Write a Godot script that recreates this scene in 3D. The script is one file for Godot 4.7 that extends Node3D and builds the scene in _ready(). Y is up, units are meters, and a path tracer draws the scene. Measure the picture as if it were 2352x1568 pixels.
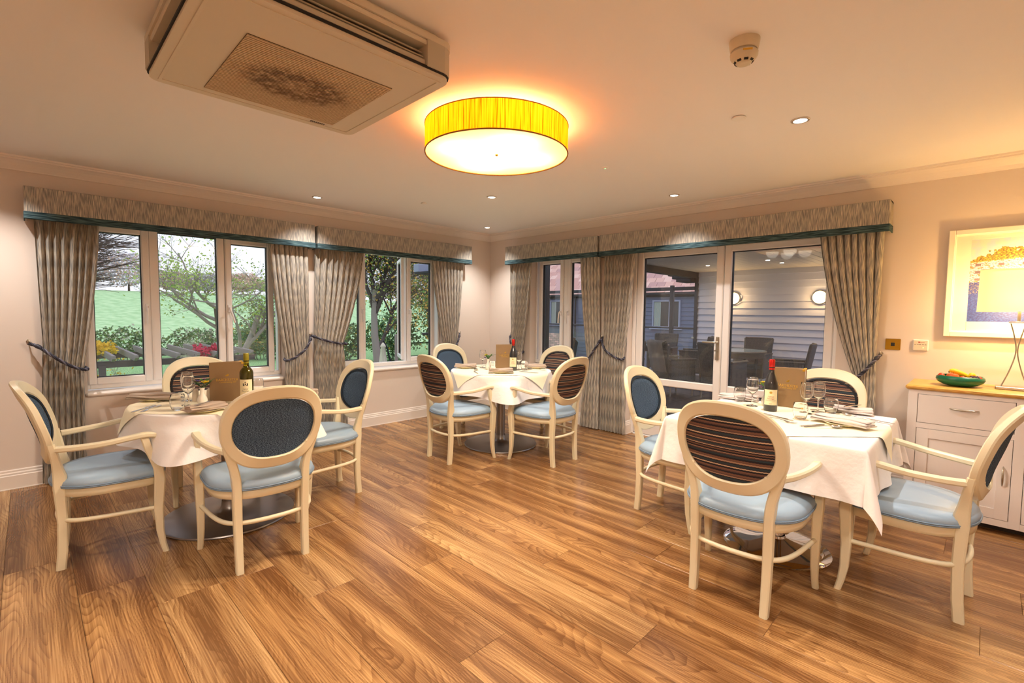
extends Node3D
# A dining room with three laid tables; the corner of the two window walls is the origin,
# wall_left lies in x = 0 (z grows towards the viewer), wall_right in z = 0 (x grows towards the viewer).

var counts := {}
var M := {}
var rng := RandomNumberGenerator.new()
const CEIL := 2.40


# ------------------------------------------------------------------ naming and tagging
func numbered(n: String) -> String:
	counts[n] = counts.get(n, -1) + 1
	return n if counts[n] == 0 else "%s_%03d" % [n, counts[n]]


func tag(o: Node, label: String, category := "", group := "", kind := "") -> Node:
	if label: o.set_meta("label", label)
	if category: o.set_meta("category", category)
	if group: o.set_meta("group", group)
	if kind: o.set_meta("kind", kind)
	return o


func thing(n: String, label: String, category: String, at := Vector3.ZERO, yaw := 0.0, group := "", kind := "") -> Node3D:
	var o := Node3D.new()
	o.name = numbered(n)
	add_child(o)
	o.position = at
	o.rotation.y = yaw
	tag(o, label, category, group, kind)
	return o


func part(n: String, s: SurfaceTool, mat: Material, parent: Node) -> MeshInstance3D:
	var o := MeshInstance3D.new()
	o.name = n
	s.generate_normals()
	o.mesh = s.commit()
	o.material_override = mat
	parent.add_child(o, true)
	return o


func share(n: String, mesh: Mesh, mat: Material, parent: Node, at := Transform3D()) -> MeshInstance3D:
	var o := MeshInstance3D.new()
	o.name = n
	o.mesh = mesh
	o.material_override = mat
	o.transform = at
	parent.add_child(o, true)
	return o


func single(n: String, s: SurfaceTool, mat: Material, label: String, category: String, at := Vector3.ZERO, yaw := 0.0, group := "", kind := "") -> MeshInstance3D:
	var o := part(numbered(n), s, mat, self)
	o.position = at
	o.rotation.y = yaw
	tag(o, label, category, group, kind)
	return o


func structure(n: String, s: SurfaceTool, mat: Material, label := "") -> MeshInstance3D:
	var o := part(n, s, mat, self)
	o.set_meta("kind", "structure")
	if label: o.set_meta("label", label)
	return o


func again(src: Node3D, at: Vector3, yaw: float, label: String, base: String) -> Node3D:
	var o: Node3D = src.duplicate()
	o.name = numbered(base)
	add_child(o)
	o.position = at
	o.rotation.y = yaw
	o.set_meta("label", label)
	return o


# ------------------------------------------------------------------ mesh helpers (points run counter-clockwise seen from outside)
func st() -> SurfaceTool:
	var s := SurfaceTool.new()
	s.begin(Mesh.PRIMITIVE_TRIANGLES)
	return s


func tri(s: SurfaceTool, a: Vector3, b: Vector3, c: Vector3, ua := Vector2.ZERO, ub := Vector2.ZERO, uc := Vector2.ZERO) -> void:
	s.set_uv(ua); s.add_vertex(a)
	s.set_uv(uc); s.add_vertex(c)
	s.set_uv(ub); s.add_vertex(b)


func quad(s: SurfaceTool, a: Vector3, b: Vector3, c: Vector3, d: Vector3, out := Vector3.ZERO) -> void:
	if out != Vector3.ZERO and (b - a).cross(c - a).dot(out) + (c - a).cross(d - a).dot(out) < 0.0:
		tri(s, a, c, b); tri(s, a, d, c)
	else:
		tri(s, a, b, c); tri(s, a, c, d)


func box(s: SurfaceTool, c: Vector3, size: Vector3, bev := 0.0, xf := Transform3D()) -> void:
	s.set_smooth_group(-1)
	var h := size / 2.0
	var b := minf(bev, minf(h.x, minf(h.y, h.z)) * 0.9)
	var P := func(sg: Vector3, k: int) -> Vector3:
		var e := h - Vector3(b, b, b)
		e[k] = h[k]
		return xf * (c + Vector3(sg.x * e.x, sg.y * e.y, sg.z * e.z))
	var mid: Vector3 = xf * c
	for k in 3:
		var i := (k + 1) % 3
		var j := (k + 2) % 3
		for q in [-1.0, 1.0]:
			var v := []
			for w in [[-1.0, -1.0], [1.0, -1.0], [1.0, 1.0], [-1.0, 1.0]]:
				var sg := Vector3()
				sg[k] = q; sg[i] = w[0]; sg[j] = w[1]
				v.append(P.call(sg, k))
			quad(s, v[0], v[1], v[2], v[3], (v[0] + v[2]) / 2.0 - mid)
			if b > 0.0:
				for q2 in [-1.0, 1.0]:
					var a0 := Vector3(); var a1 := Vector3()
					a0[k] = q; a0[i] = q2; a0[j] = -1.0
					a1[k] = q; a1[i] = q2; a1[j] = 1.0
					var p0: Vector3 = P.call(a0, k); var p1: Vector3 = P.call(a1, k)
					var p2: Vector3 = P.call(a1, i); var p3: Vector3 = P.call(a0, i)
					quad(s, p0, p1, p2, p3, (p0 + p2) / 2.0 - mid)
	if b > 0.0:
		for x in [-1.0, 1.0]:
			for y in [-1.0, 1.0]:
				for z in [-1.0, 1.0]:
					var sg := Vector3(x, y, z)
					var p0: Vector3 = P.call(sg, 0); var p1: Vector3 = P.call(sg, 1); var p2: Vector3 = P.call(sg, 2)
					if (p1 - p0).cross(p2 - p0).dot(p0 - mid) > 0.0: tri(s, p0, p1, p2)
					else: tri(s, p0, p2, p1)


func span(s: SurfaceTool, a: Vector3, b: Vector3, bev := 0.0) -> void:
	box(s, (a + b) / 2.0, (b - a).abs(), bev)


# Rings of equal length joined into a skin. groups: "smooth", "sides" (sharp edges along the length) or "flat".
func loft(s: SurfaceTool, rings: Array, closed := true, caps := true, groups := "smooth") -> void:
	var n: int = rings[0].size()
	var total := 0.0
	for k in rings.size() - 1:
		var c := Vector3()
		for p in rings[k]: c += p
		for p in rings[k + 1]: c += p
		c /= 2.0 * n
		for i in n if closed else n - 1:
			var a: Vector3 = rings[k][i]; var b: Vector3 = rings[k][(i + 1) % n]; var d: Vector3 = rings[k + 1][i]
			total += (b - a).cross(d - a).dot((a + b + d) / 3.0 - c)
	var flip := total < 0.0
	for k in rings.size() - 1:
		for i in n if closed else n - 1:
			var j := (i + 1) % n
			s.set_smooth_group(-1 if groups == "flat" else (i + 1 if groups == "sides" else 0))
			var a: Vector3 = rings[k][i]; var b: Vector3 = rings[k][j]; var c: Vector3 = rings[k + 1][j]; var d: Vector3 = rings[k + 1][i]
			if flip: quad(s, a, d, c, b)
			else: quad(s, a, b, c, d)
	if caps:
		for e in 2:
			var r: Array = rings[0] if e == 0 else rings[-1]
			var m := Vector3()
			for p in r: m += p
			m /= n
			s.set_smooth_group(-1)
			for i in n:
				if flip == (e == 0): tri(s, m, r[i], r[(i + 1) % n])
				else: tri(s, m, r[(i + 1) % n], r[i])


# Profile of (radius, height) turned about the y axis; sharp where the profile turns hard.
func lathe(s: SurfaceTool, prof: Array, seg := 24, at := Vector3.ZERO, xf := Transform3D()) -> void:
	var g := 1
	for k in prof.size() - 1:
		var a: Vector2 = prof[k]; var b: Vector2 = prof[k + 1]
		if k > 0 and absf((a - prof[k - 1]).angle_to(b - a)) > 0.75: g += 1
		s.set_smooth_group(g)
		for i in seg:
			var t0 := TAU * i / seg; var t1 := TAU * (i + 1) / seg
			if i == seg - 1: t1 = 0.0
			var p0 := xf * (at + Vector3(a.x * cos(t0), a.y, a.x * sin(t0))); var p1 := xf * (at + Vector3(a.x * cos(t1), a.y, a.x * sin(t1)))
			var p2 := xf * (at + Vector3(b.x * cos(t1), b.y, b.x * sin(t1))); var p3 := xf * (at + Vector3(b.x * cos(t0), b.y, b.x * sin(t0)))
			if a.x > 1e-6: tri(s, p0, p2, p1)
			if b.x > 1e-6: tri(s, p0, p3, p2)


func tube(s: SurfaceTool, pts: Array, r, sides := 8, caps := true, closed := false) -> void:
	var rings := []
	var n := pts.size()
	var up := Vector3(0.3, 1.0, 0.2).normalized()
	var prev := Vector3.ZERO
	for k in n:
		var a: Vector3 = pts[(k - 1 + n) % n] if closed else pts[maxi(k - 1, 0)]
		var b: Vector3 = pts[(k + 1) % n] if closed else pts[mini(k + 1, n - 1)]
		var t := (b - a).normalized()
		var u: Vector3 = (up - t * up.dot(t)) if prev == Vector3.ZERO else prev - t * prev.dot(t)
		if u.length() < 1e-4: u = t.cross(Vector3(1, 0.1, 0))
		u = u.normalized()
		prev = u
		var v := t.cross(u)
		var rad: float = r[k] if r is Array else r
		var ring := []
		for i in sides:
			var w := TAU * i / sides
			ring.append(pts[k] + (u * cos(w) + v * sin(w)) * rad)
		rings.append(ring)
	if closed: rings.append(rings[0])
	loft(s, rings, true, caps and not closed)


func smooth_path(pts: Array, per := 6) -> Array:
	var out := []
	for k in pts.size() - 1:
		var p0: Vector3 = pts[maxi(k - 1, 0)]; var p3: Vector3 = pts[mini(k + 2, pts.size() - 1)]
		for i in per:
			out.append((pts[k] as Vector3).cubic_interpolate(pts[k + 1], p0, p3, float(i) / per))
	out.append(pts[-1])
	return out


# Points of a rectangle with cut corners, in the plane of u and v.
func rect_ring(c: Vector3, u: Vector3, v: Vector3, w: float, h: float, cut := 0.005) -> Array:
	var a := w / 2.0; var b := h / 2.0
	var o := []
	for q in [[a - cut, b], [-a + cut, b], [-a, b - cut], [-a, -b + cut], [-a + cut, -b], [a - cut, -b], [a, -b + cut], [a, b - cut]]:
		o.append(c + u * q[0] + v * q[1])
	return o


func extrude(s: SurfaceTool, poly: PackedVector2Array, z0: float, z1: float, xf := Transform3D()) -> void:
	if Geometry2D.is_polygon_clockwise(poly): poly.reverse()
	var idx := Geometry2D.triangulate_polygon(poly)
	s.set_smooth_group(-1)
	for k in range(0, idx.size(), 3):
		var a := poly[idx[k]]; var b := poly[idx[k + 1]]; var c := poly[idx[k + 2]]
		if (b - a).cross(c - a) < 0.0:
			var q := b; b = c; c = q
		tri(s, xf * Vector3(a.x, a.y, z1), xf * Vector3(b.x, b.y, z1), xf * Vector3(c.x, c.y, z1), a, b, c)
		tri(s, xf * Vector3(a.x, a.y, z0), xf * Vector3(c.x, c.y, z0), xf * Vector3(b.x, b.y, z0), a, c, b)
	for k in poly.size():
		var a := poly[k]; var b := poly[(k + 1) % poly.size()]
		quad(s, xf * Vector3(a.x, a.y, z0), xf * Vector3(b.x, b.y, z0), xf * Vector3(b.x, b.y, z1), xf * Vector3(a.x, a.y, z1))


# A grid of points f(u, v); uv runs 0..1 unless the function is given.
func sheet(s: SurfaceTool, nu: int, nv: int, f: Callable, uvf = null) -> void:
	s.set_smooth_group(0)
	var p := []
	var q := []
	for j in nv + 1:
		for i in nu + 1:
			var u := float(i) / nu; var v := float(j) / nv
			p.append(f.call(u, v))
			q.append(uvf.call(u, v) if uvf != null else Vector2(u, v))
	for j in nv:
		for i in nu:
			var a := j * (nu + 1) + i
			var b := a + 1
			var c := b + nu + 1
			var d := a + nu + 1
			tri(s, p[a], p[b], p[c], q[a], q[b], q[c])
			tri(s, p[a], p[c], p[d], q[a], q[c], q[d])


func words(s: SurfaceTool, text: String, size: float, xf: Transform3D, serif := true, bold := false, slant := 0.0, spacing := 0) -> void:
	var f := SystemFont.new()
	f.font_names = PackedStringArray(["Droid Serif" if serif else "Droid Sans"])
	if bold: f.font_weight = 700
	var use: Font = f
	if slant != 0.0 or spacing != 0:
		var v := FontVariation.new()
		v.base_font = f
		v.variation_transform = Transform2D(Vector2(1, slant), Vector2(0, 1), Vector2())
		v.spacing_glyph = spacing
		use = v
	var t := TextMesh.new()
	t.font = use
	t.text = text
	t.font_size = 32
	t.pixel_size = size / 32.0
	t.depth = 0.0006
	s.append_from(t, 0, xf)


# ------------------------------------------------------------------ materials
func mat(n: String, c: Color, rough := 0.6, metal := 0.0, spec := 0.5) -> StandardMaterial3D:
	var m := StandardMaterial3D.new()
	m.resource_name = n
	m.albedo_color = c
	m.roughness = rough
	m.metallic = metal
	m.metallic_specular = spec
	M[n] = m
	return m


func noise_tex(seed_: int, freq: float, colors: Array, offsets: Array, w := 512, h := 512, type := FastNoiseLite.TYPE_SIMPLEX_SMOOTH, oct := 4) -> NoiseTexture2D:
	var n := FastNoiseLite.new()
	n.seed = seed_
	n.frequency = freq
	n.noise_type = type
	n.fractal_octaves = oct
	var t := NoiseTexture2D.new()
	t.width = w; t.height = h
	t.seamless = true
	t.noise = n
	if colors:
		var g := Gradient.new()
		g.colors = PackedColorArray(colors)
		g.offsets = PackedFloat32Array(offsets)
		t.color_ramp = g
	return t


func tri_map(m: StandardMaterial3D, sc: Vector3, world := false) -> StandardMaterial3D:
	m.uv1_triplanar = true
	m.uv1_world_triplanar = world
	m.uv1_scale = sc
	m.uv1_triplanar_sharpness = 6.0
	return m


func glow(n: String, c: Color, energy: float, base := Color(1, 1, 1)) -> StandardMaterial3D:
	var m := mat(n, base, 0.6)
	m.emission_enabled = true
	m.emission = c
	m.emission_energy_multiplier = energy
	return m


func hexc(r: int, g: int, b: int) -> Color:
	return Color(r / 255.0, g / 255.0, b / 255.0)


func make_materials() -> void:
	mat("wall", hexc(229, 217, 207), 0.85, 0, 0.3)
	mat("ceiling", hexc(246, 243, 240), 0.9, 0, 0.25)
	mat("trim", hexc(240, 231, 223), 0.4, 0, 0.5)
	mat("upvc", hexc(238, 234, 232), 0.32, 0, 0.5)
	mat("gasket", hexc(22, 22, 26), 0.6)
	mat("cream", hexc(228, 216, 184), 0.38, 0, 0.5)
	mat("white", hexc(244, 240, 234), 0.5)
	mat("offwhite", hexc(222, 212, 192), 0.45)
	mat("black", hexc(18, 17, 17), 0.5)
	mat("chrome", hexc(222, 222, 226), 0.05, 1.0)
	mat("steel", hexc(150, 148, 150), 0.34, 0.9)
	mat("cutlery", hexc(205, 205, 208), 0.16, 1.0)
	mat("brushed", hexc(190, 184, 172), 0.3, 1.0)
	mat("brass", hexc(196, 148, 48), 0.18, 1.0)
	mat("gold", hexc(222, 176, 70), 0.3, 0.8)
	var cl := mat("cloth", hexc(247, 242, 240), 0.85, 0, 0.3)
	cl.heightmap_enabled = true
	cl.heightmap_texture = noise_tex(3, 0.03, [], [], 256, 256)
	cl.heightmap_scale = 0.12
	tri_map(cl, Vector3(3, 3, 3))
	mat("slip", hexc(246, 236, 208), 0.85, 0, 0.3)
	mat("napkin", hexc(186, 168, 152), 0.85, 0, 0.3)
	mat("napkin_light", hexc(214, 202, 196), 0.85, 0, 0.3)
	var se := mat("seat", hexc(150, 172, 192), 0.42, 0, 0.5)
	se.heightmap_enabled = true
	se.heightmap_texture = noise_tex(9, 0.2, [], [], 256, 256)
	se.heightmap_scale = 0.02
	tri_map(se, Vector3(6, 6, 6))
	mat("seat_piping", hexc(128, 150, 172), 0.45)
	var gf := mat("drape", Color.WHITE, 0.9, 0, 0.25)
	gf.albedo_texture = noise_tex(11, 0.11, [hexc(110, 112, 116), hexc(152, 147, 139), hexc(188, 178, 163), hexc(214, 202, 184)], [0.25, 0.45, 0.6, 0.78], 512, 512, FastNoiseLite.TYPE_SIMPLEX, 3)
	tri_map(gf, Vector3(5.0, 0.14, 5.0))
	var tf := mat("pelmet_trim", Color.WHITE, 0.85, 0, 0.25)
	tf.albedo_texture = noise_tex(12, 0.09, [hexc(40, 58, 66), hexc(92, 116, 120)], [0.3, 0.75], 256, 256, FastNoiseLite.TYPE_SIMPLEX, 3)
	tri_map(tf, Vector3(0.25, 5, 0.25))
	mat("rope", hexc(46, 44, 58), 0.55)
	mat("rope_light", hexc(104, 102, 118), 0.5)
	var bf := mat("blue_fabric", Color.WHITE, 0.9, 0, 0.25)
	bf.albedo_texture = noise_tex(13, 0.14, [hexc(34, 46, 64), hexc(66, 86, 110), hexc(122, 144, 168)], [0.25, 0.52, 0.8], 512, 512, FastNoiseLite.TYPE_SIMPLEX, 3)
	tri_map(bf, Vector3(1.4, 5, 1.4))
	mat("blue_piping", hexc(30, 42, 54), 0.8)
	mat("stripe_piping", hexc(34, 32, 38), 0.8)
	var sf := mat("stripe_fabric", Color.WHITE, 0.9, 0, 0.25)
	sf.albedo_texture = stripe_texture()
	sf.uv1_scale = Vector3(3.4, 3.4, 1)
	var oak := mat("oak", Color.WHITE, 0.35)
	oak.albedo_texture = noise_tex(14, 0.03, [hexc(196, 142, 62), hexc(222, 170, 84), hexc(236, 192, 108)], [0.25, 0.5, 0.8], 512, 512)
	tri_map(oak, Vector3(0.8, 8, 8))
	mat("sideboard", hexc(240, 233, 230), 0.45)
	mat("sideboard_gap", hexc(46, 34, 28), 0.8)
	for k in 6:
		var wm := mat("plank_%d" % k, [hexc(250, 240, 226), hexc(236, 222, 204), hexc(255, 250, 240), hexc(226, 210, 194), hexc(244, 230, 210), hexc(255, 244, 226)][k], 0.27, 0, 0.5)
		wm.albedo_texture = wood_texture() if k == 0 else M.plank_0.albedo_texture
	mat("subfloor", hexc(92, 60, 34), 0.8)
	var gl := mat("glass_pane", Color(1, 1, 1, 0.04), 0.0)
	gl.transparency = BaseMaterial3D.TRANSPARENCY_ALPHA
	var gg := mat("glassware", Color(1, 1, 1, 0.0), 0.0)
	gg.refraction_enabled = true
	gg.refraction_scale = 0.05
	gg.transparency = BaseMaterial3D.TRANSPARENCY_ALPHA
	var rw := mat("red_wine_glass", hexc(14, 10, 12), 0.04)
	rw.clearcoat_enabled = true
	var ww := mat("green_glass", Color(0.62, 0.60, 0.10, 0.0), 0.02)
	ww.refraction_enabled = true
	ww.refraction_scale = 0.05
	ww.transparency = BaseMaterial3D.TRANSPARENCY_ALPHA
	mat("wine_white", hexc(120, 112, 20), 0.1)
	mat("foil_red", hexc(190, 24, 16), 0.3, 0.2)
	mat("foil_green", hexc(150, 140, 40), 0.35, 0.3)
	mat("label_paper", hexc(238, 224, 184), 0.7)
	mat("ink", hexc(50, 44, 40), 0.7)
	mat("ink_red", hexc(176, 36, 24), 0.6)
	mat("ink_gold", hexc(198, 158, 70), 0.4, 0.4)
	mat("menu", hexc(136, 106, 70), 0.5)
	mat("menu_page", hexc(236, 226, 206), 0.8)
	mat("porcelain", hexc(240, 232, 220), 0.12)
	mat("plate", hexc(242, 228, 178), 0.2)
	mat("leaf", hexc(66, 112, 34), 0.6)
	mat("leaf_dark", hexc(40, 82, 30), 0.6)
	mat("petal_yellow", hexc(240, 206, 40), 0.6)
	mat("petal_purple", hexc(112, 90, 160), 0.6)
	mat("petal_lilac", hexc(190, 160, 200), 0.6)
	mat("bowl_green", hexc(14, 104, 74), 0.35)
	mat("banana", hexc(244, 196, 30), 0.5)
	mat("banana_tip", hexc(70, 48, 20), 0.7)
	mat("apple", hexc(206, 92, 40), 0.35)
	mat("apple_dark", hexc(170, 32, 26), 0.35)
	mat("strawberry", hexc(208, 60, 26), 0.4)
	mat("grape", hexc(84, 46, 66), 0.3)
	mat("ac_body", hexc(214, 204, 184), 0.5)
	mat("ac_side", hexc(190, 182, 164), 0.5)
	mat("ac_dark", hexc(24, 20, 18), 0.7)
	mat("louvre", hexc(176, 166, 148), 0.5)
	var gr := mat("ac_grille", Color.WHITE, 0.6)
	gr.albedo_texture = grille_texture()
	mat("ac_grille_back", hexc(74, 58, 40), 0.9)
	mat("detector", hexc(218, 206, 178), 0.35)
	var shade := mat("lamp_silk", Color.WHITE, 0.8, 0, 0.2)
	shade.albedo_texture = noise_tex(21, 0.05, [hexc(130, 70, 8), hexc(232, 170, 34), hexc(250, 200, 60), hexc(255, 222, 100)], [0.12, 0.26, 0.5, 0.9], 1024, 128, FastNoiseLite.TYPE_SIMPLEX, 4)
	shade.uv1_scale = Vector3(5, 0.05, 1)
	shade.backlight_enabled = true
	shade.backlight = Color(1.0, 0.72, 0.16)
	mat("lamp_rim", hexc(150, 100, 40), 0.5)
	var dif := glow("lamp_diffuser", Color(1.0, 0.80, 0.46), 0.55, hexc(250, 240, 220))
	dif.backlight_enabled = true
	dif.backlight = Color(1.0, 0.93, 0.8)
	glow("lamp_bulb", Color(1.0, 0.85, 0.6), 4.0)
	glow("spot_lamp", Color(1.0, 0.97, 0.92), 9.0)
	mat("spot_bezel", hexc(206, 196, 184), 0.3, 0.3)
	var ts := glow("table_lamp_shade", Color(1.0, 0.82, 0.5), 0.7, hexc(250, 236, 206))
	ts.backlight_enabled = true
	ts.backlight = Color(0.45, 0.38, 0.25)
	glow("led_green", Color(0.2, 0.95, 0.55), 1.5)
	glow("led_yellow", Color(0.8, 0.85, 0.1), 1.0)
	mat("picture_frame", hexc(246, 238, 222), 0.35)
	mat("picture_mount", hexc(250, 242, 224), 0.8)
	var pm := mat("painting", Color.WHITE, 0.5)
	pm.albedo_texture = painting_texture()
	# outdoors
	var lawn := mat("lawn", Color.WHITE, 0.95, 0, 0.2)
	lawn.albedo_texture = noise_tex(31, 0.06, [hexc(104, 150, 100), hexc(140, 188, 126), hexc(178, 212, 150), hexc(214, 206, 150)], [0.2, 0.45, 0.68, 0.92], 512, 512)
	tri_map(lawn, Vector3(0.45, 0.45, 0.45), true)
	var field := mat("field", Color.WHITE, 0.95, 0, 0.2)
	field.albedo_texture = noise_tex(32, 0.03, [hexc(168, 208, 152), hexc(184, 220, 166), hexc(200, 230, 180)], [0.25, 0.5, 0.8], 512, 512)
	tri_map(field, Vector3(0.08, 0.08, 0.08), true)
	var grv := mat("gravel", Color.WHITE, 0.95, 0, 0.2)
	grv.albedo_texture = noise_tex(33, 0.2, [hexc(120, 92, 70), hexc(186, 168, 152), hexc(208, 196, 184)], [0.2, 0.5, 0.8], 512, 512)
	tri_map(grv, Vector3(0.8, 0.8, 0.8), true)
	mat("weathered_wood", hexc(150, 140, 138), 0.85)
	mat("dark_wood", hexc(86, 80, 84), 0.85)
	mat("bark", hexc(98, 88, 84), 0.9)
	mat("bark_pale", hexc(164, 154, 148), 0.9)
	mat("twig_pale", hexc(204, 190, 182), 0.9)
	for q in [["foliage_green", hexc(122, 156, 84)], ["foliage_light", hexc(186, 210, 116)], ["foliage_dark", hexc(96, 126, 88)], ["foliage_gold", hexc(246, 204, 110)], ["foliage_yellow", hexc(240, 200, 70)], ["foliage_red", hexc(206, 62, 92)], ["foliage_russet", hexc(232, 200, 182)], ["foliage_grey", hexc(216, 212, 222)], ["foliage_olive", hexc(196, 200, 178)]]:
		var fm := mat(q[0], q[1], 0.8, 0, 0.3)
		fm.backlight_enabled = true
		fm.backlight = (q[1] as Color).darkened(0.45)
	mat("parasol_cloth", hexc(236, 224, 204), 0.85)
	mat("slate", hexc(52, 54, 66), 0.35)
	mat("slate_2", hexc(62, 64, 78), 0.4)
	mat("slate_gap", hexc(24, 25, 32), 0.8)
	mat("clapboard", hexc(220, 220, 236), 0.6)
	mat("clapboard_blue", hexc(98, 108, 136), 0.6)
	mat("clapboard_shade", hexc(40, 42, 54), 0.8)
	mat("soffit", hexc(214, 206, 198), 0.6)
	mat("dark_frame", hexc(38, 42, 54), 0.45)
	mat("fascia", hexc(34, 36, 44), 0.6)
	for k in 4: mat("roof_tile_%d" % k, [hexc(226, 180, 168), hexc(212, 162, 152), hexc(236, 196, 184), hexc(200, 156, 152)][k], 0.8)
	mat("window_frame_blue", hexc(150, 158, 186), 0.4)
	mat("far_pane", hexc(60, 62, 66), 0.1)
	mat("far_curtain", hexc(168, 178, 172), 0.9)
	var rt := mat("rattan", Color.WHITE, 0.55)
	rt.albedo_texture = weave_texture()
	rt.heightmap_enabled = true
	rt.heightmap_texture = rt.albedo_texture
	rt.heightmap_scale = 0.4
	tri_map(rt, Vector3(6, 6, 6))
	mat("rattan_dark", hexc(32, 30, 34), 0.6)
	var tg := mat("frosted_glass", hexc(150, 172, 184), 0.1)
	tg.metallic_specular = 0.7
	mat("blanket", hexc(122, 112, 108), 0.9)
	mat("blanket_fringe", hexc(206, 200, 198), 0.9)
	mat("cushion_blue", hexc(110, 170, 196), 0.8)
	mat("brick_far", hexc(196, 170, 158), 0.85)
	glow("terrace_lamp", Color(1.0, 0.86, 0.62), 3.0)
	glow("terrace_spot_lamp", Color(1.0, 0.95, 0.88), 5.0)


func stripe_texture() -> ImageTexture:
	var w := 128; var h := 256
	var im := Image.create(w, h, false, Image.FORMAT_RGB8)
	rng.seed = 5
	var rows := []
	var y := 0
	var pal := [hexc(38, 33, 38), hexc(116, 80, 64), hexc(168, 132, 106), hexc(52, 46, 50), hexc(92, 66, 60), hexc(44, 58, 66), hexc(212, 178, 144), hexc(34, 31, 36)]
	var order := [0, 1, 4, 2, 0, 5, 3, 6, 7, 1, 4, 0, 2, 3, 5, 4, 6, 0, 1, 7, 2, 4, 3, 5]
	var k := 0
	while y < h:
		var th: int = [4, 7, 10, 6, 9][rng.randi() % 5]
		for q in th:
			if y < h: rows.append(order[k % order.size()])
			y += 1
		k += 1
	for j in h:
		for i in w:
			var wob := int(1.6 * (absf(fmod(i / 4.0, 2.0) - 1.0)))
			var c: Color = pal[rows[(j + wob) % h]]
			c = c.lightened(0.16) if (i + j) % 3 == 0 else c.darkened(0.12 * float((i * 7 + j * 13) % 5) / 5.0)
			im.set_pixel(i, j, c)
	return ImageTexture.create_from_image(im)


func weave_texture() -> ImageTexture:
	var im := Image.create(64, 64, false, Image.FORMAT_RGB8)
	for j in 64:
		for i in 64:
			var a := (i / 8 + j / 8) % 2
			var q := absf(sin((i % 8 + 0.5) / 8.0 * PI)) if a == 0 else absf(sin((j % 8 + 0.5) / 8.0 * PI))
			im.set_pixel(i, j, hexc(30, 29, 34).lerp(hexc(96, 90, 90), q * q * 0.9))
	return ImageTexture.create_from_image(im)


func grille_texture() -> ImageTexture:
	# dust caught on the intake, in the blotches the photograph shows
	var n := FastNoiseLite.new()
	n.seed = 8; n.frequency = 0.035
	var im := Image.create(128, 128, false, Image.FORMAT_RGB8)
	for j in 128:
		for i in 128:
			var p := Vector2((i - 62) / 36.0, (j - 66) / 24.0)
			var ring := exp(-pow((p.length() - 0.85) * 2.2, 2.0)) + 0.5 * exp(-p.length_squared() * 0.9)
			var g := clampf(ring * (0.65 + n.get_noise_2d(i * 3, j * 3)) + 0.25 * n.get_noise_2d(i * 9, j * 9), 0, 1)
			im.set_pixel(i, j, hexc(206, 182, 146).lerp(hexc(126, 100, 72), g))
	return ImageTexture.create_from_image(im)


# Eight plank faces under one another, cut from an imagined log: rings give straight grain at the edges and arches in the middle.
func wood_texture() -> ImageTexture:
	var w := 1024; var rows := 8; var hh := 128
	var data := PackedByteArray()
	data.resize(w * rows * hh * 3)
	var n := FastNoiseLite.new()
	n.seed = 41; n.frequency = 0.0035; n.fractal_octaves = 2
	var fine := FastNoiseLite.new()
	fine.seed = 42; fine.frequency = 0.06; fine.fractal_octaves = 2
	rng.seed = 77
	var p := 0
	for r in rows:
		var z0 := rng.randf_range(-0.5, 0.5); var z1 := rng.randf_range(-0.5, 0.5)
		var off := rng.randf() * 9000.0
		var mid := rng.randf_range(0.35, 0.65)
		for j in hh:
			for i in w:
				var u := float(i) / w
				var v := float(j) / hh
				var wob := n.get_noise_2d(i * 0.42 + off, j * 2.2 + off)
				var y := (v - mid) * 2.2 + wob * 0.75
				var z := lerpf(z0, z1, u) + 0.55 * sin(u * 7.0 + off) + wob * 0.5
				var rad := sqrt(y * y + z * z * 0.35)
				var ring := fposmod(rad * 8.5, 1.0)
				ring = pow(ring, 2.5) * (0.55 + 0.45 * n.get_noise_2d(off - i * 0.3, j * 3.0))
				var f := fine.get_noise_2d(i * 0.05 + off, j * 5.0)
				var t := clampf(0.42 + 0.42 * f + 0.5 * n.get_noise_2d(i * 0.22, j * 4.0 + off) - 0.55 * ring, 0.0, 1.0)
				data[p] = int(lerpf(116.0, 216.0, t)); data[p + 1] = int(lerpf(80.0, 176.0, t)); data[p + 2] = int(lerpf(48.0, 124.0, t))
				p += 3
	return ImageTexture.create_from_image(Image.create_from_data(w, rows * hh, false, Image.FORMAT_RGB8, data))


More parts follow.
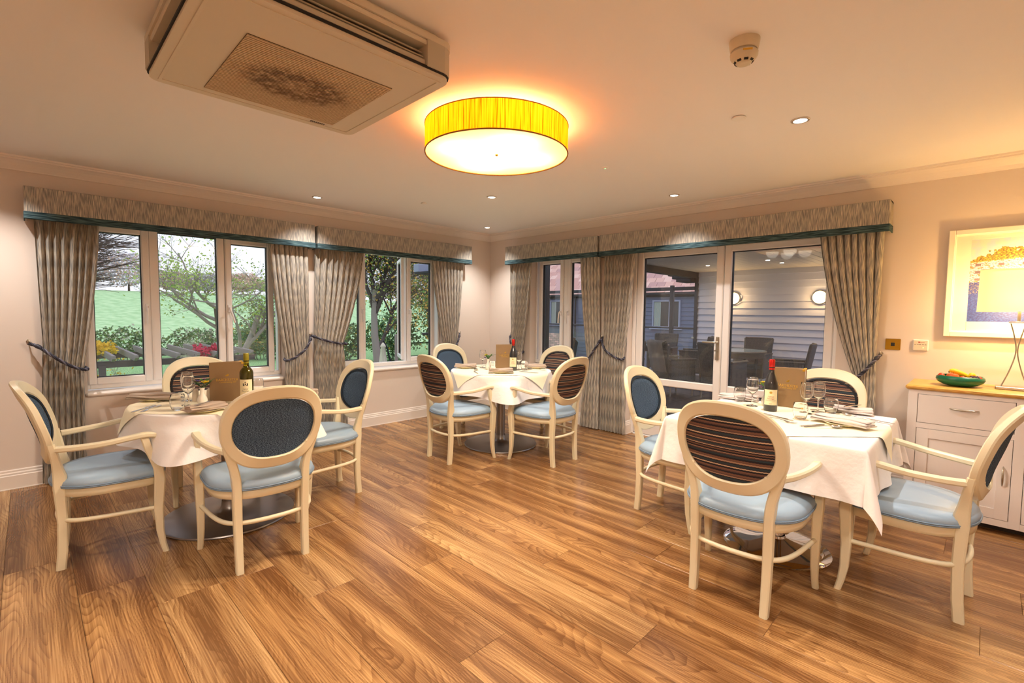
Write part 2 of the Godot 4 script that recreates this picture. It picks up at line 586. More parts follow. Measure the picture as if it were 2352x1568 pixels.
func painting_texture() -> ImageTexture:
	# a generic harbour view: pale sky, golden trees, white houses, blue water
	var w := 384; var h := 256
	var im := Image.create(w, h, false, Image.FORMAT_RGB8)
	var n := FastNoiseLite.new()
	n.seed = 61; n.frequency = 0.03
	for j in h:
		for i in w:
			var x := float(i) / w; var y := float(j) / h
			var q := n.get_noise_2d(i, j); var q2 := n.get_noise_2d(i * 4.0, j * 9.0)
			var c := hexc(196, 214, 232).lerp(hexc(240, 226, 214), clampf(0.5 + q * 1.4, 0, 1))
			if y > 0.52 + 0.01 * q2:
				c = hexc(12, 34, 130).lerp(hexc(46, 92, 190), clampf(0.45 + q2 * 1.2, 0, 1))
				if y < 0.66 and q2 > 0.18: c = hexc(172, 140, 110)
			elif y > 0.28 - 0.1 * x + 0.02 * q2:
				c = hexc(232, 222, 232)
				if q2 > 0.16: c = hexc(150, 132, 150)
				if n.get_noise_2d(i * 2.0 + 300, j * 3.0) > 0.3: c = hexc(206, 128, 70)
				if int(x * 26) % 4 == 1 and int(y * 34) % 3 == 1: c = hexc(120, 96, 104)
			elif y > 0.24 - 0.22 * x + 0.09 * q + 0.03 * sin(x * 22.0) - 0.06 * sin(x * 5.0):
				c = hexc(206, 160, 26) if q2 > -0.05 else hexc(104, 86, 30)
				if q2 > 0.3: c = hexc(240, 200, 60)
			im.set_pixel(i, j, c)
	return ImageTexture.create_from_image(im)


# ------------------------------------------------------------------ the room
func planks() -> void:
	# strips of 0.2475 m by 1.515 m, running along x; joints where the photograph shows them
	var fl := Node3D.new()
	fl.name = "floor"
	add_child(fl)
	tag(fl, "honey brown wood plank floor", "", "", "structure")
	var sub := st()
	span(sub, Vector3(-0.02, -0.12, -0.02), Vector3(7.22, -0.006, 7.22))
	part("subfloor", sub, M.subfloor, fl)
	var L := 1.515; var W := 0.2475; var g := 0.0005
	var joints := {0: 2.847, -1: 3.657, -2: 2.985, -3: 2.56, -4: 3.41, -5: 2.905, 1: 2.438, 2: 2.424, 3: 2.091}
	var meshes := []
	for k in 16:
		var s := st()
		s.set_smooth_group(-1)
		var l := L - 2 * g; var w := W - 2 * g
		var c := 0.001
		var v0 := (k % 8) / 8.0 + 0.004; var v1 := (k % 8 + 1) / 8.0 - 0.004
		if k >= 8:
			var q := v0; v0 = v1; v1 = q
		var P := func(x: float, z: float, lo: bool) -> Vector3:
			return Vector3(clampf(x * l, 0.0 if lo else c, l if lo else l - c), -0.0008 if lo else 0.0, clampf(z * w, 0.0 if lo else c, w if lo else w - c))
		var U := func(x: float, z: float) -> Vector2:
			return Vector2(x if k < 8 else 1.0 - x, lerpf(v0, v1, z))
		var top := [P.call(0, 0, false), P.call(0, 1, false), P.call(1, 1, false), P.call(1, 0, false)]
		var low := [P.call(0, 0, true), P.call(0, 1, true), P.call(1, 1, true), P.call(1, 0, true)]
		var uv := [U.call(0, 0), U.call(0, 1), U.call(1, 1), U.call(1, 0)]
		tri(s, top[0], top[1], top[2], uv[0], uv[1], uv[2]); tri(s, top[0], top[2], top[3], uv[0], uv[2], uv[3])
		for i in 4:
			var j := (i + 1) % 4
			tri(s, low[i], low[j], top[j], uv[i], uv[j], uv[j]); tri(s, low[i], top[j], top[i], uv[i], uv[j], uv[i])
		s.generate_normals()
		meshes.append(s.commit())
	rng.seed = 12
	for r in range(-15, 15):
		var z := 3.507 + r * W
		if z > 7.2 or z + W < 0.0: continue
		var x0: float = joints.get(r, rng.randf() * L)
		while x0 > 0.0: x0 -= L
		while x0 < 7.2:
			if x0 < 6.2 or z < 5.0:
				share("plank", meshes[rng.randi() % 16], M["plank_%d" % (rng.randi() % 6)], fl, Transform3D(Basis(), Vector3(x0 + g, 0, z + g)))
			x0 += L


func wall_with_holes(n: String, yaw: float, a0: float, a1: float, holes: Array, label: String) -> void:
	# local x along the wall, y up, z towards the room; each hole is [a0, a1, y0, y1]
	var s := st()
	var xf := Transform3D(Basis(Vector3.UP, yaw), Vector3.ZERO)
	var a := a0
	for h in holes:
		box(s, Vector3((a + h[0]) / 2.0, 1.2, -0.125), Vector3(h[0] - a, 2.5, 0.25), 0, xf)
		if h[2] > 0.0: box(s, Vector3((h[0] + h[1]) / 2.0, (h[2] - 0.05) / 2.0, -0.125), Vector3(h[1] - h[0], h[2] + 0.05, 0.25), 0, xf)
		box(s, Vector3((h[0] + h[1]) / 2.0, (h[3] + 2.45) / 2.0, -0.125), Vector3(h[1] - h[0], 2.45 - h[3], 0.25), 0, xf)
		a = h[1]
	box(s, Vector3((a + a1) / 2.0, 1.2, -0.125), Vector3(a1 - a, 2.5, 0.25), 0, xf)
	structure(n, s, M.wall, label)


func run_profile(n: String, prof: Array, a: Vector3, b: Vector3, inward: Vector3, mitre_a: float, mitre_b: float, m: Material, label: String) -> void:
	# prof: (distance from the wall, height)
	var s := st()
	var d := (b - a).normalized()
	var ra := []; var rb := []
	for p in prof:
		ra.append(a + inward * p.x + Vector3.UP * p.y + d * p.x * mitre_a)
		rb.append(b + inward * p.x + Vector3.UP * p.y - d * p.x * mitre_b)
	loft(s, [ra, rb], false, false, "sides")
	structure(n, s, m, label)


func room() -> void:
	planks()
	wall_with_holes("wall_left", PI / 2, -7.45, 0.25, [[-4.30, -2.80, 0.655, 2.02], [-2.30, -0.80, 0.655, 2.02]], "cream painted wall with two garden windows")
	wall_with_holes("wall_right", 0.0, 0.0, 7.45, [[0.775, 1.80, 0.655, 2.02], [2.22, 4.15, 0.0, 2.02]], "cream painted wall with the terrace doors")
	var s := st()
	span(s, Vector3(-0.25, -0.05, 7.2), Vector3(7.45, 2.45, 7.45))
	structure("wall_back", s, M.wall, "plain cream wall behind the viewer")
	s = st()
	span(s, Vector3(7.2, -0.05, -0.25), Vector3(7.45, 2.45, 7.2))
	structure("wall_front", s, M.wall, "plain cream wall on the far side of the sideboard")
	s = st()
	span(s, Vector3(-0.25, CEIL, -0.25), Vector3(7.45, CEIL + 0.15, 7.45))
	structure("ceiling", s, M.ceiling, "smooth white ceiling")
	var cove := [Vector2(0, -0.091), Vector2(0.010, -0.091), Vector2(0.013, -0.082), Vector2(0.022, -0.066), Vector2(0.038, -0.046), Vector2(0.058, -0.031), Vector2(0.072, -0.024), Vector2(0.076, -0.024), Vector2(0.078, -0.014), Vector2(0.090, -0.012), Vector2(0.094, 0)]
	var C := Vector3(0, CEIL, 0)
	run_profile("trim_1", cove, C, C + Vector3(0, 0, 7.2), Vector3(1, 0, 0), 1, 1, M.trim, "moulded coving above the garden windows")
	run_profile("trim_2", cove, C, C + Vector3(7.2, 0, 0), Vector3(0, 0, 1), 1, 1, M.trim, "moulded coving above the terrace doors")
	run_profile("trim_3", cove, C + Vector3(0, 0, 7.2), C + Vector3(7.2, 0, 7.2), Vector3(0, 0, -1), 1, 1, M.trim, "moulded coving behind the viewer")
	run_profile("trim_4", cove, C + Vector3(7.2, 0, 0), C + Vector3(7.2, 0, 7.2), Vector3(-1, 0, 0), 1, 1, M.trim, "moulded coving over the plain wall")
	var sk := [Vector2(0, 0.142), Vector2(0.005, 0.142), Vector2(0.009, 0.136), Vector2(0.009, 0.124), Vector2(0.014, 0.116), Vector2(0.014, 0.104), Vector2(0.018, 0.099), Vector2(0.018, 0.006), Vector2(0.022, 0.005), Vector2(0.022, 0)]
	run_profile("baseboard_left", sk, Vector3.ZERO, Vector3(0, 0, 7.2), Vector3(1, 0, 0), 1, 1, M.trim, "white moulded skirting below the garden windows")
	run_profile("baseboard_right", sk, Vector3.ZERO, Vector3(2.22, 0, 0), Vector3(0, 0, 1), 1, -1, M.trim, "white moulded skirting below the corner window")
	run_profile("baseboard_door", sk, Vector3(2.22, 0, 0), Vector3(2.22, 0, -0.10), Vector3(1, 0, 0), -1, 0, M.trim, "short white skirting turning in to the door frame")
	run_profile("baseboard_front", sk, Vector3(4.15, 0, 0), Vector3(7.2, 0, 0), Vector3(0, 0, 1), 0, 1, M.trim, "white moulded skirting behind the sideboard")


# ------------------------------------------------------------------ windows and doors (local x along the wall, z towards the room)
func rails(s: SurfaceTool, x0: float, x1: float, y0: float, y1: float, wx: float, wy0: float, wy1: float, z0: float, z1: float, bev := 0.006) -> void:
	span(s, Vector3(x0, y0, z0), Vector3(x0 + wx, y1, z1), bev)
	span(s, Vector3(x1 - wx, y0, z0), Vector3(x1, y1, z1), bev)
	span(s, Vector3(x0 + wx - 0.002, y0, z0), Vector3(x1 - wx + 0.002, y0 + wy0, z1), bev)
	span(s, Vector3(x0 + wx - 0.002, y1 - wy1, z0), Vector3(x1 - wx + 0.002, y1, z1), bev)


func pane(n: String, parent: Node, x0: float, x1: float, y0: float, y1: float, z: float) -> void:
	var gs := st()
	rails(gs, x0 - 0.003, x1 + 0.003, y0 - 0.003, y1 + 0.003, 0.009, 0.009, 0.009, z - 0.03, z + 0.002, 0.0)
	# one sheet of glass is enough for the path tracer: a plain face without thickness
	var f := st()
	f.set_smooth_group(-1)
	quad(f, Vector3(x0, y0, z - 0.01), Vector3(x1, y0, z - 0.01), Vector3(x1, y1, z - 0.01), Vector3(x0, y1, z - 0.01), Vector3(0, 0, 1))
	part(n, f, M.glass_pane, parent)
	part("gasket", gs, M.gasket, parent)


func handle(parent: Node, at: Vector3, tilt: float) -> void:
	var s := st()
	box(s, at + Vector3(0, 0.0, 0.004), Vector3(0.026, 0.07, 0.010), 0.004)
	part("handle_plate", s, M.upvc, parent)
	s = st()
	var d := Vector3(sin(tilt), -cos(tilt), 0)
	var pts := [at + Vector3(0, 0.008, 0.006), at + Vector3(0, 0.005, 0.034), at + d * 0.03 + Vector3(0, 0, 0.044), at + d * 0.09 + Vector3(0, 0, 0.042), at + d * 0.135 + Vector3(0, 0, 0.036)]
	tube(s, smooth_path(pts, 4), 0.0085, 8)
	part("handle", s, M.upvc, parent)
	s = st()
	lathe(s, [Vector2(0.004, 0), Vector2(0.004, 0.003), Vector2(0, 0.003)], 10, Vector3.ZERO, Transform3D(Basis(Vector3.RIGHT, PI / 2), at + Vector3(0, 0.006, 0.041)))
	part("handle_lock", s, M.brass, parent)


func window(n: String, yaw: float, x0: float, x1: float, lights: Array, sill_y: float, label: String) -> Node3D:
	var w := Node3D.new()
	w.name = n
	add_child(w)
	w.rotation.y = yaw
	tag(w, label, "", "", "structure")
	var y0 := 0.67; var y1 := 2.018
	var s := st()
	rails(s, x0, x1, y0, y1, 0.022, 0.045, 0.03, -0.17, -0.105)
	part("frame", s, M.upvc, w)
	var edges := []
	for l in lights:
		edges.append([l[0] - 0.055, l[1] + 0.055] if l[2] != "fixed" else [l[0], l[1]])
	for k in lights.size() - 1:
		s = st()
		span(s, Vector3(edges[k][1], y0 + 0.03, -0.17), Vector3(edges[k + 1][0], y1 - 0.02, -0.105), 0.006)
		part("mullion", s, M.upvc, w)
	for k in lights.size():
		var l: Array = lights[k]
		if l[2] == "fixed":
			pane("pane", w, l[0], l[1], 0.715, 1.985, -0.13)
		elif l[2] == "sash":
			var a := Node3D.new()
			a.name = "sash"
			w.add_child(a, true)
			s = st()
			rails(s, edges[k][0] + 0.002, edges[k][1] - 0.002, 0.705, 2.0, 0.053, 0.058, 0.056, -0.155, -0.088, 0.009)
			part("sash_frame", s, M.upvc, a)
			pane("pane", a, l[0], l[1], 0.763, 1.944, -0.115)
			if l.size() > 3:
				var hx: float = l[0] - 0.03 if l[3] < 0 else l[1] + 0.03
				handle(a, Vector3(hx, 1.335, -0.086), l[4])
	s = st()
	span(s, Vector3(x0 - 0.015, sill_y - 0.022, -0.12), Vector3(x1 + 0.015, sill_y + 0.012, 0.028), 0.012)
	part("sill_board", s, M.trim, w)
	return w


func windows() -> void:
	window("window_1", PI / 2, -4.298, -2.802, [[-4.235, -3.92, "sash", 1, 0.0], [-3.80, -3.353, "fixed"], [-3.238, -2.918, "sash", -1, 0.28]], 0.650, "white three-light window onto the pergola lawn")
	var w := window("window_2", PI / 2, -2.298, -0.802, [[-2.235, -1.94, "sash", 1, 0.0], [-1.799, -1.369, "open"], [-1.25, -0.944, "sash", -1, 0.0]], 0.650, "white three-light window onto the oak tree")
	# the middle light stands open, swung far out on its hinges beside the mullion
	var a := Node3D.new()
	a.name = "open_sash"
	w.add_child(a)
	a.position = Vector3(-1.345, 0, -0.17)
	a.rotation.y = deg_to_rad(-116.0)
	var s := st()
	rails(s, -0.47, 0.0, 0.72, 1.99, 0.05, 0.055, 0.05, -0.055, 0.0, 0.008)
	part("sash_frame", s, M.upvc, a)
	pane("pane", a, -0.42, -0.05, 0.775, 1.94, -0.02)
	for y in [0.95, 1.1, 1.66, 1.82]:
		s = st()
		box(s, Vector3(-0.472, y, -0.02), Vector3(0.006, 0.03, 0.012), 0.002)
		part("lock_roller", s, M.brushed, a)
	window("window_3", 0.0, 0.777, 1.798, [[0.895, 1.19, "sash", 1, -0.12], [1.364, 1.66, "sash", -1, 0.0]], 0.650, "white two-light corner window beside the doors")
	doors()


func door_leaf(n: String, x0: float, x1: float, g0: float, g1: float, handle_x: float, label: String) -> void:
	var d := Node3D.new()
	d.name = n
	add_child(d)
	tag(d, label, "", "", "structure")
	var z0 := -0.165; var z1 := -0.10
	var s := st()
	span(s, Vector3(x0, 0.012, z0), Vector3(g0, 1.99, z1), 0.008)
	part("stile", s, M.upvc, d)
	s = st()
	span(s, Vector3(g1, 0.012, z0), Vector3(x1, 1.99, z1), 0.008)
	part("stile", s, M.upvc, d)
	for r in [[0.012, 0.195, "bottom_rail"], [0.568, 0.642, "middle_rail"], [1.928, 1.99, "top_rail"]]:
		s = st()
		span(s, Vector3(g0 - 0.002, r[0], z0), Vector3(g1 + 0.002, r[1], z1), 0.008)
		part(r[2], s, M.upvc, d)
	pane("pane", d, g0, g1, 0.642, 1.928, -0.13)
	pane("pane", d, g0, g1, 0.195, 0.568, -0.13)
	if handle_x > 0.0:
		s = st()
		box(s, Vector3(handle_x, 1.0, z1 + 0.005), Vector3(0.032, 0.23, 0.010), 0.005)
		part("handle_plate", s, M.brushed, d)
		s = st()
		tube(s, smooth_path([Vector3(handle_x, 1.06, z1), Vector3(handle_x, 1.06, z1 + 0.045), Vector3(handle_x - 0.02, 1.06, z1 + 0.055), Vector3(handle_x - 0.125, 1.058, z1 + 0.055)], 5), 0.010, 10)
		part("lever", s, M.brushed, d)
		s = st()
		box(s, Vector3(handle_x - 0.006, 0.978, z1 + 0.02), Vector3(0.03, 0.012, 0.022), 0.004)
		part("thumb_turn", s, M.brushed, d)


func doors() -> void:
	var f := Node3D.new()
	f.name = "trim_door_frame"
	add_child(f)
	tag(f, "white frame round the terrace doors", "", "", "structure")
	for q in [[Vector3(2.222, 0, -0.175), Vector3(2.262, 2.018, -0.095)], [Vector3(4.108, 0, -0.175), Vector3(4.148, 2.018, -0.095)], [Vector3(2.262, 1.992, -0.175), Vector3(4.108, 2.018, -0.095)], [Vector3(2.262, -0.03, -0.2), Vector3(4.108, 0.010, -0.09)]]:
		var s := st()
		span(s, q[0], q[1], 0.006)
		part("frame_member", s, M.upvc, f)
	door_leaf("door_1", 2.265, 3.194, 2.339, 3.123, 3.160, "white glazed terrace door with a lever handle")
	door_leaf("door_2", 3.198, 4.105, 3.264, 4.040, -1.0, "white glazed terrace door beside the tied curtain")


# ------------------------------------------------------------------ pelmets, curtains, tiebacks
func pelmet(yaw: float, x0: float, x1: float, label: String) -> void:
	var t := thing("pelmet", label, "pelmet", Vector3.ZERO, yaw, "fabric covered pelmets")
	var s := st()
	var D := 0.15
	span(s, Vector3(x0, 2.005, D - 0.016), Vector3(x1, 2.185, D), 0.004)
	part("front_board", s, M.drape, t)
	for x in [[x0, x0 + 0.016], [x1 - 0.016, x1]]:
		s = st()
		span(s, Vector3(x[0], 1.956, 0.002), Vector3(x[1], 2.184, D - 0.015), 0.003)
		part("end_board", s, M.drape, t)
	s = st()
	span(s, Vector3(x0, 2.168, 0.002), Vector3(x1, 2.183, D - 0.01), 0.002)
	part("top_board", s, M.drape, t)
	s = st()
	span(s, Vector3(x0 - 0.004, 1.955, D - 0.016), Vector3(x1 + 0.004, 2.008, D + 0.004), 0.004)
	span(s, Vector3(x0 - 0.004, 1.955, 0.004), Vector3(x0 + 0.002, 2.008, D - 0.014), 0.002)
	span(s, Vector3(x1 - 0.002, 1.955, 0.004), Vector3(x1 + 0.004, 2.008, D - 0.014), 0.002)
	part("trim_band", s, M.pelmet_trim, t)


# o: the fixed outer edge, i: the inner edge that is tied back; xt, xk, xb are [outer, inner] at the top, the tie and the floor.
func curtain(yaw: float, top: Array, tie: Array, foot: Array, tie_y: Array, folds: int, seed_: int, hook: Vector2, label: String, tie_label: String) -> void:
	rng.seed = seed_
	var ph := []
	for k in folds + 1: ph.append(rng.randf_range(-0.22, 0.22))
	var s := st()
	var Y1 := 1.99
	var inner_y: float = tie_y[1]
	var F := func(u: float, v: float) -> Vector3:
		var y := lerpf(Y1, 0.012, v)
		# the tie slants: fold bunching is tightest where the rope crosses
		var ty := lerpf(tie_y[0], tie_y[1], u)
		var a: float; var b: float; var tight: float
		if y > ty:
			var q := (Y1 - y) / (Y1 - ty)
			var e := pow(q, 1.25)
			a = lerpf(top[0], tie[0], e); b = lerpf(top[1], tie[1], e * (0.75 + 0.25 * q))
			tight = q * q
		else:
			var q := (ty - y) / ty
			var e := sqrt(q) * 0.55 + q * 0.45
			a = lerpf(tie[0], foot[0], e); b = lerpf(tie[1], foot[1], e)
			tight = pow(1.0 - q, 3.0)
		var t := u * folds
		var k := int(minf(t, folds - 1))
		var w: float = t + lerpf(ph[k], ph[k + 1], t - k)
		var x := lerpf(a, b, u)
		var col := pow(absf(sin(w * PI)), 0.55)
		var amp := lerpf(0.058, 0.030, tight)
		var z := 0.035 + 0.028 * tight * sin(u * PI) + amp * col
		x += 0.007 * sin(w * TAU) * (1.0 - 0.5 * tight)
		return Vector3(x, y, z)
	sheet(s, folds * 12, 44, F)
	single("curtain", s, M.drape, label, "curtain", Vector3.ZERO, yaw, "grey lined curtains")
	# twisted rope tieback, from the hook on the wall, across the front of the curtain and behind its inner edge
	var t := thing("tieback", tie_label, "tieback", Vector3.ZERO, yaw, "rope tiebacks")
	var dir: float = signf(tie[1] - tie[0])
	var y0: float = tie_y[0]; var y1: float = tie_y[1]
	var P := [Vector3(hook.x, hook.y, 0.035), Vector3(lerpf(hook.x, tie[0], 0.7), lerpf(hook.y, y0, 0.6), 0.075), Vector3(lerpf(tie[0], tie[1], 0.25), lerpf(y0, y1, 0.35), 0.122), Vector3(lerpf(tie[0], tie[1], 0.65), lerpf(y0, y1, 0.8), 0.125), Vector3(tie[1] - dir * 0.004, y1, 0.112), Vector3(tie[1] + dir * 0.014, y1 + 0.004, 0.075), Vector3(tie[1] - dir * 0.01, y1 + 0.02, 0.028)]
	var path := smooth_path(P, 12)
	var strands := 3
	for q in strands:
		var pts := []
		for k in path.size():
			var a: Vector3 = path[maxi(k - 1, 0)]; var b: Vector3 = path[mini(k + 1, path.size() - 1)]
			var d := (b - a).normalized()
			var u := d.cross(Vector3.UP).normalized(); var v := d.cross(u)
			var w := k * 0.62 + TAU * q / strands
			pts.append(path[k] + (u * cos(w) + v * sin(w)) * 0.0065)
		s = st()
		tube(s, pts, 0.0065, 6)
		part("rope_strand", s, M.rope_light if q == 0 else M.rope, t)
	s = st()
	tube(s, [path[9], path[10], path[12], path[14]], [0.011, 0.016, 0.016, 0.012], 10)
	part("rope_collar", s, M.rope, t)
	s = st()
	tube(s, smooth_path([Vector3(hook.x, hook.y + 0.012, 0.002), Vector3(hook.x, hook.y + 0.010, 0.03), Vector3(hook.x, hook.y - 0.004, 0.04), Vector3(hook.x, hook.y + 0.012, 0.052), Vector3(hook.x, hook.y + 0.03, 0.05)], 5), 0.0045, 8)
	lathe(s, [Vector2(0.012, 0), Vector2(0.012, 0.003), Vector2(0.006, 0.006), Vector2(0, 0.006)], 12, Vector3.ZERO, Transform3D(Basis(Vector3.RIGHT, PI / 2), Vector3(hook.x, hook.y + 0.012, 0.001)))
	part("wall_hook", s, M.brushed, t)


func drapery() -> void:
	pelmet(PI / 2, -4.605, -2.540, "long grey pelmet over the window onto the pergola")
	pelmet(PI / 2, -2.510, -0.465, "grey pelmet over the window onto the oak tree")
	pelmet(0.0, 0.450, 1.905, "short grey pelmet over the corner window")
	pelmet(0.0, 1.930, 4.470, "long grey pelmet over the terrace doors")
	curtain(PI / 2, [-4.555, -4.19], [-4.54, -4.315], [-4.575, -4.32], [1.02, 0.855], 8, 1, Vector2(-4.617, 1.065), "tied grey curtain at the far end of the longest window pelmet by the garden", "dark rope tieback hooked to bare wall beside the first garden curtain")
	curtain(PI / 2, [-2.585, -2.955], [-2.578, -2.815], [-2.60, -2.84], [1.0, 0.83], 8, 2, Vector2(-2.560, 1.06), "tied grey curtain pulled away from the pergola window towards the wall between windows", "dark rope tieback drooping over the curtain right of the pergola window")
	curtain(PI / 2, [-2.50, -1.965], [-2.52, -2.205], [-2.52, -2.17], [1.045, 0.97], 8, 3, Vector2(-2.545, 1.07), "tied grey curtain left of the window with the oak tree", "dark rope tieback running level across the curtain left of the oak tree")
	curtain(PI / 2, [-0.555, -1.05], [-0.63, -0.84], [-0.60, -0.86], [0.98, 0.82], 9, 4, Vector2(-0.575, 1.04), "tied grey curtain behind the blue chair, nearest the room corner on the garden side", "dark rope tieback behind the blue chair near the room corner")
	curtain(0.0, [0.465, 0.875], [0.49, 0.70], [0.48, 0.72], [0.98, 0.80], 7, 5, Vector2(0.47, 1.03), "tied grey curtain left of the corner window", "dark rope tieback on the curtain left of the corner window")
	curtain(0.0, [1.895, 1.62], [1.905, 1.735], [1.915, 1.655], [0.98, 0.76], 6, 6, Vector2(1.915, 1.05), "narrow grey curtain right of the corner window", "dark rope tieback slanting down to the corner window curtain")
	curtain(0.0, [1.945, 2.335], [1.95, 2.215], [1.935, 2.265], [0.98, 0.835], 9, 7, Vector2(1.928, 1.055), "tied grey curtain left of the terrace doors", "dark rope tieback slanting down over the curtain left of the terrace doors")
	curtain(0.0, [4.435, 4.012], [4.42, 4.285], [4.452, 4.26], [0.99, 0.84], 8, 8, Vector2(4.447, 1.035), "tied grey curtain right of the terrace doors", "dark rope tieback hooked beside the brass plate")


# ------------------------------------------------------------------ ceiling fittings
func downlight(x: float, z: float, label: String, energy: float) -> void:
	var t := thing("downlight", label, "downlight", Vector3(x, CEIL, z), 0, "recessed ceiling downlights")
	var s := st()
	lathe(s, [Vector2(0.033, -0.001), Vector2(0.034, -0.006), Vector2(0.044, -0.006), Vector2(0.047, -0.003), Vector2(0.047, 0.0)], 28)
	part("bezel", s, M.spot_bezel, t)
	s = st()
	lathe(s, [Vector2(0, -0.004), Vector2(0.030, -0.004), Vector2(0.033, -0.002)], 24)
	part("lamp", s, M.spot_lamp, t)
	var l := SpotLight3D.new()
	l.name = "spot_light"
	t.add_child(l)
	l.position = Vector3(0, -0.012, 0)
	l.rotation.x = -PI / 2
	l.light_color = Color(1.0, 0.975, 0.945)
	l.light_energy = energy
	l.light_size = 0.02
	l.spot_angle = 52.0
	l.spot_angle_attenuation = 1.0
	l.spot_range = 12.0
	l.spot_attenuation = 2.0
	l.shadow_enabled = true


func drum_lamp(x: float, z: float, label: String) -> void:
	var t := thing("drum_ceiling_light", label, "ceiling light", Vector3(x, 0, z), 0, "yellow drum lights")
	var R := 0.405; var y0 := 2.226; var y1 := 2.374
	var s := st()
	sheet(s, 96, 4, func(u: float, v: float) -> Vector3: return Vector3(R * cos(-u * TAU), lerpf(y0, y1, v), R * sin(-u * TAU)))
	part("shade", s, M.lamp_silk, t)
	s = st()
	tube(s, range(64).map(func(k): return Vector3(R * cos(k * TAU / 64), y0, R * sin(k * TAU / 64))), 0.004, 6, false, true)
	part("lower_rim", s, M.lamp_rim, t)
	s = st()
	tube(s, range(64).map(func(k): return Vector3(R * cos(k * TAU / 64), y1, R * sin(k * TAU / 64))), 0.003, 6, false, true)
	part("upper_rim", s, M.lamp_rim, t)
	s = st()
	lathe(s, [Vector2(0, y0 + 0.004), Vector2(0.2, y0 + 0.004), Vector2(R - 0.003, y0 + 0.004)], 64)
	part("diffuser", s, M.lamp_diffuser, t)
	s = st()
	lathe(s, [Vector2(0.0, y0 - 0.004), Vector2(0.006, y0 - 0.004), Vector2(0.008, y0), Vector2(0.008, y0 + 0.004)], 12)
	part("finial", s, M.brass, t)
	s = st()
	lathe(s, [Vector2(0.0, 2.372), Vector2(0.055, 2.374), Vector2(0.06, 2.38), Vector2(0.06, CEIL)], 24)
	part("ceiling_rose", s, M.white, t)
	for k in 4:
		var a := k * PI / 2 + 0.35
		var p := Vector3(0.2 * cos(a), 2.325, 0.2 * sin(a))
		s = st()
		tube(s, [Vector3(0, 2.36, 0), p + Vector3(0, 0.022, 0)], 0.006, 6)
		part("lamp_arm", s, M.brushed, t)
		s = st()
		lathe(s, [Vector2(0, -0.034), Vector2(0.018, -0.03), Vector2(0.028, -0.012), Vector2(0.026, 0.006), Vector2(0.014, 0.026), Vector2(0, 0.028)], 14, p)
		part("bulb", s, M.lamp_bulb, t)
		var o := OmniLight3D.new()
		o.name = "bulb_light"
		t.add_child(o, true)
		o.position = p
		o.light_color = Color(1.0, 0.84, 0.58)
		o.light_energy = 0.12
		o.light_size = 0.03
		o.omni_range = 12.0
		o.omni_attenuation = 2.0
		o.shadow_enabled = true
	# what the four bulbs send down through the diffuser
	for k in 4:
		var a := k * PI / 2 + 0.35
		var d := SpotLight3D.new()
		d.name = "diffuser_light"
		t.add_child(d, true)
		d.position = Vector3(0.2 * cos(a), y0 - 0.01, 0.2 * sin(a))
		d.rotation.x = -PI / 2
		d.spot_angle = 86.0
		d.spot_angle_attenuation = 0.5
		d.light_color = Color(1.0, 0.95, 0.87)
		d.light_energy = 1.15
		d.light_size = 0.08
		d.spot_range = 14.0
		d.spot_attenuation = 2.0
		d.shadow_enabled = true


